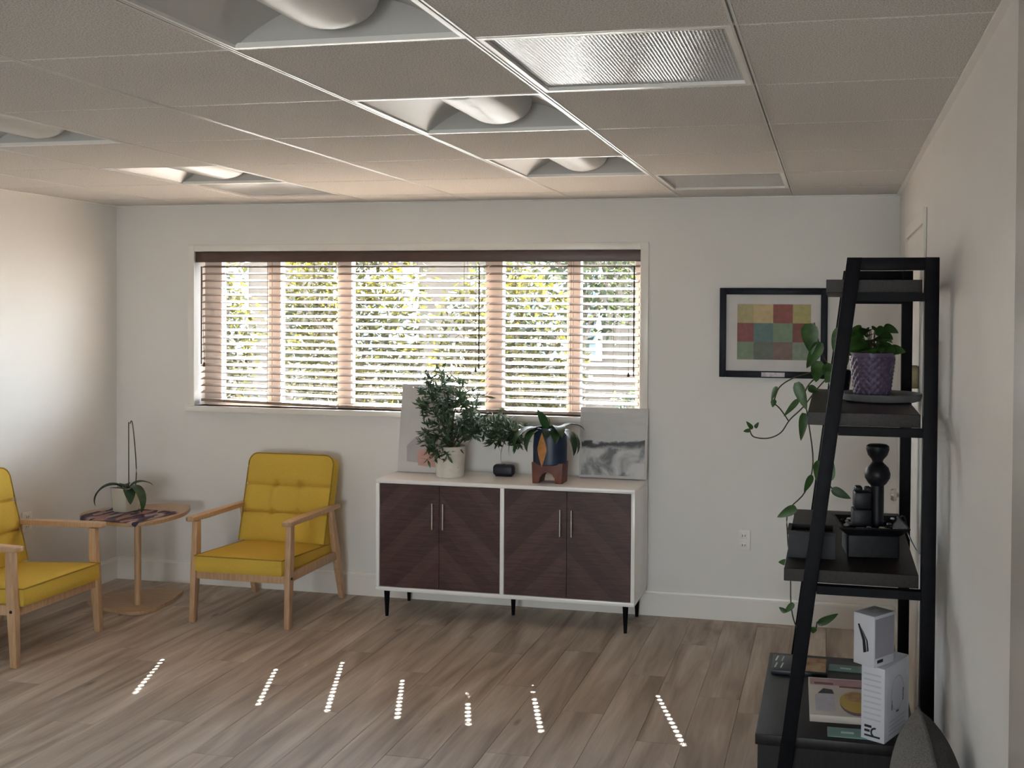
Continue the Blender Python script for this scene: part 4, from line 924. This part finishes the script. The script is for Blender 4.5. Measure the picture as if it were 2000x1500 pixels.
# lower carton: near corner at (.17,3.262); long face runs to the right and back
c1 = rotbox('carton', 'white product carton with round outline drawing standing on the low black table', (0.170, 3.264), R(63), 0.21, 0.08, 0.232, TZ+0.0005)
LX, LY, HZ = 0.185, 0.078, 0.232
box('card_box', 0, LX, 0, LY, 0, HZ, m_boxw, c1, 0.002)
def face_x0(par, polys, m, name):      # marks on the short face (local x=0), coordinates (y,z)
    bm = bmesh.new()
    for p in polys: bm.faces.new([bm.verts.new((-0.0006, q[0], q[1])) for q in p])
    return new(name, bm, m, par)
def face_y0(par, polys, m, name):      # marks on the long face (local y=0), coordinates (x,z)
    bm = bmesh.new()
    for p in polys: bm.faces.new([bm.verts.new((q[0], -0.0006, q[1])) for q in p])
    return new(name, bm, m, par)
rect = lambda a, b, c, d: [(a, c), (b, c), (b, d), (a, d)]
def arc(cx, cy, rx, ry, w_, a0, a1, n=24):
    out = []
    for k in range(n):
        p, q = R(a0+(a1-a0)*k/n), R(a0+(a1-a0)*(k+1)/n)
        out.append([(cx+rx*math.cos(p), cy+ry*math.sin(p)), (cx+rx*math.cos(q), cy+ry*math.sin(q)), (cx+(rx-w_)*math.cos(q), cy+(ry-w_)*math.sin(q)), (cx+(rx-w_)*math.cos(p), cy+(ry-w_)*math.sin(p))])
    return out
face_x0(c1, [rect(0.012, 0.070, 0.205-k*0.0175, 0.210-k*0.0175) for k in range(9)], m_boxg, 'printed_lines')
face_x0(c1, [rect(0.042, 0.066, 0.040, 0.048), rect(0.014, 0.066, 0.012, 0.018), rect(0.048, 0.066, 0.026, 0.034)] + arc(0.030, 0.028, 0.016, 0.016, 0.006, -60, 100), m_ink, 'printed_symbols')
face_y0(c1, arc(0.095, 0.135, 0.048, 0.055, 0.004, 0, 360, 40), m_boxg, 'printed_ring')
face_y0(c1, [rect(0.05, 0.056, 0.09, 0.12), rect(0.134, 0.140, 0.10, 0.14), rect(0.085, 0.105, 0.075, 0.08)], m_ink, 'printed_marks')
face_y0(c1, [rect(0.03, 0.15, 0.015+k*0.013, 0.020+k*0.013) for k in range(4)], m_boxg, 'printed_text')
c2 = rotbox('carton', 'smaller white carton with a dark device drawing, stacked on top of the other carton', (0.137, 3.262), R(52), 0.12, 0.09, 0.16, TZ+0.2335)
LX2, LY2, HZ2 = 0.105, 0.078, 0.160
box('card_box', 0, LX2, 0, LY2, 0, HZ2, m_boxw, c2, 0.002)
face_x0(c2, [[(0.062, 0.125), (0.056, 0.128), (0.034, 0.085), (0.028, 0.045), (0.040, 0.040), (0.044, 0.078)], [(0.050, 0.118), (0.040, 0.105), (0.024, 0.080), (0.020, 0.050), (0.026, 0.045), (0.030, 0.08)]], m_ink, 'device_drawing')
face_y0(c2, [rect(0.004, 0.102, 0.028, 0.150)], mat('lilac_grey_print', (0.30, 0.29, 0.33), 0.5, (0.33, 0.32, 0.36), 8), 'printed_panel')
bm = bmesh.new(); flat(bm, 0.045, 0.075, 0.03, 0.05, HZ2+0.0006); new('top_sticker', bm, m_plate, c2)
face_y0(c2, [rect(0.015, 0.045, 0.012, 0.022)], m_ink, 'barcode')

# ------------------------------------------------------------------ grey bench and cushion by the right wall
be = thing('bench', 'low grey upholstered bench along the right wall beneath the cushion', 'bench', (0.10, 2.55, 0))
box('seat_pad', -0.22, 0.215, -0.5, 0.5, 0.15, 0.25, m_greyfab, be, 0.025, 4)
for a in (-0.19, 0.185):
    for b in (-0.46, 0.46): lathe('leg', [(0, 0), (0.014, 0), (0.02, 0.152), (0, 0.152)], m_black, be, 12, (a, b, 0))
cu = thing('cushion', 'grey tweed cushion standing by the right wall at the bottom edge of the photo', 'cushion', (0.246, 2.635, 0.2545))
def pillow(side):
    n = 26; bm = bmesh.new(); g_ = []
    for j in range(n+1):
        row = []
        for i in range(n+1):
            u, v_ = -1+2*i/n, -1+2*j/n
            f = (1-abs(u)**2.6)**0.55*(1-abs(v_)**2.6)**0.55 if abs(u) < 1 and abs(v_) < 1 else 0
            pin = 1-0.06*(abs(u*v_))**2
            row.append(bm.verts.new((side*0.092*f, u*0.215*pin*(1-0.03*(1-abs(v_))), v_*0.205*pin+0.205)))
        g_.append(row)
    for j in range(n):
        for i in range(n): bm.faces.new((g_[j][i], g_[j][i+1], g_[j+1][i+1], g_[j+1][i]))
    return bm
fr = new('front_panel', pillow(-1), m_greyfab, cu, None, 80); bkp = new('back_panel', pillow(1), mat('grey_tweed_shaded', (0.055, 0.054, 0.055), 0.95, (0.11, 0.108, 0.106), 300, bump=0.4, bscale=360, spec=0.1), cu, None, 80)  # back panel's darker tweed colour stands in for shade away from the window
pts = []
for k in range(0, 101):
    q = k/100*4; s = int(min(q, 3.999)); f = q-s; u, v_ = [(-1+2*f, -1), (1, -1+2*f), (1-2*f, 1), (-1, 1-2*f)][s]; pin = 1-0.06*abs(u*v_)**2
    pts.append((0, u*0.216*pin*(1-0.03*(1-abs(v_))), v_*0.206*pin+0.205))
tube('piping', pts, 0.004, m_piping if False else mat('grey_piping', (0.06, 0.06, 0.06), 0.9, (0.09, 0.09, 0.09), 100), cu, 6)
cu.rotation_euler = (0, R(-1), R(1.5))

# ------------------------------------------------------------------ outside the window
struct(box('ground', -30, 25, D+0.4, 45, -0.45, -0.35, m_asphalt))
struct(box('ground_front', -30, 25, -40, YF-0.4, -0.45, -0.35, m_asphalt))
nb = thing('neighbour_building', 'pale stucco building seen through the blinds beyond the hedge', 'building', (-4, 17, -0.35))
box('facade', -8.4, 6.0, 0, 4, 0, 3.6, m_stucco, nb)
for k in range(4): 
    wn = box('window', -8+3.3*k, -6.4+3.3*k, -0.05, 0.0, 1.2, 2.8, m_trim, nb); box('pane', -7.9+3.3*k, -6.5+3.3*k, -0.06, -0.05, 1.3, 2.7, mat('far_glass', (0.08, 0.10, 0.12), 0.1, (0.1, 0.12, 0.14), 3), wn)
box('roof', -8.7, 6.3, -0.5, 4.5, 3.6, 3.85, m_valance, nb)
def bush(name, label, loc, rx, ry, rz, n, m, seed, leafL=0.11, trunk=True, z0=0.0):
    t = thing(name, label, 'tree' if rz > 1.3 else 'shrub', loc); rg = random.Random(seed); bm = bmesh.new()
    for k in range(n):
        while True:
            p = Vector((rg.uniform(-1, 1), rg.uniform(-1, 1), rg.uniform(-1, 1)))
            if 0.25 < p.length < 1: break
        w_ = 1+0.25*noise.noise(p*2.3+Vector((seed, 0, 0)))
        p = Vector((p.x*rx*w_, p.y*ry*w_, z0+rz+p.z*rz*w_))
        if p.z < 0.05: p.z = rg.uniform(0.05, 0.5)
        d_ = Vector((rg.gauss(0, 1), rg.gauss(0, 1), rg.gauss(-.3, .8)))
        bm_leaf(bm, p, d_, Vector((rg.gauss(0, .6), rg.gauss(0, .6), 1)), leafL*rg.uniform(.7, 1.3), leafL*0.5, 0.5, 0.2, 2)
    o = new('foliage', bm, m, t, None, 80); o['kind'] = 'stuff'
    bm = bmesh.new(); bm_tube(bm, [(0, 0, 0), (0.03, 0, (z0+rz)*0.5), (0, 0.02, z0+rz*1.2)], [0.09, 0.07, 0.04], 8)
    for k in range(5):
        a = k*1.3; bm_tube(bm, [(0, 0, (z0+rz)*0.5+0.1*k), (rx*0.4*math.cos(a), ry*0.4*math.sin(a), z0+rz+0.1*k), (rx*0.7*math.cos(a), ry*0.7*math.sin(a), z0+rz*1.4)], [0.04, 0.025, 0.012], 6)
    new('branches', bm, m_bark, t, None, 60)
for k, (x, y, rx, rz_, lab) in enumerate(((-7.3, 10.6, 0.90, 1.55, 'yellow-green shrub outside, behind the left blind'), (-5.15, 10.4, 0.92, 1.6, 'yellow-green shrub outside, behind the middle blind'),
                                          (-3.4, 10.5, 0.85, 1.3, 'lower yellow-green shrub outside, behind the right and middle blinds'))):
    bush('shrub', lab, (x, y, -0.35), rx, 0.7, rz_, 5200, m_hedge, 20+k)
bush('tree', 'loose green tree outside, glimpsed through the right blind', (-3.4, 13.8, -0.35), 1.5, 1.1, 1.4, 3000, m_treeleaf, 40, 0.14, True, 1.6)
bush('shrub', 'low green shrub outside at the right end of the window', (-1.9, 10.6, -0.35), 0.65, 0.6, 0.6, 1800, m_treeleaf, 44)
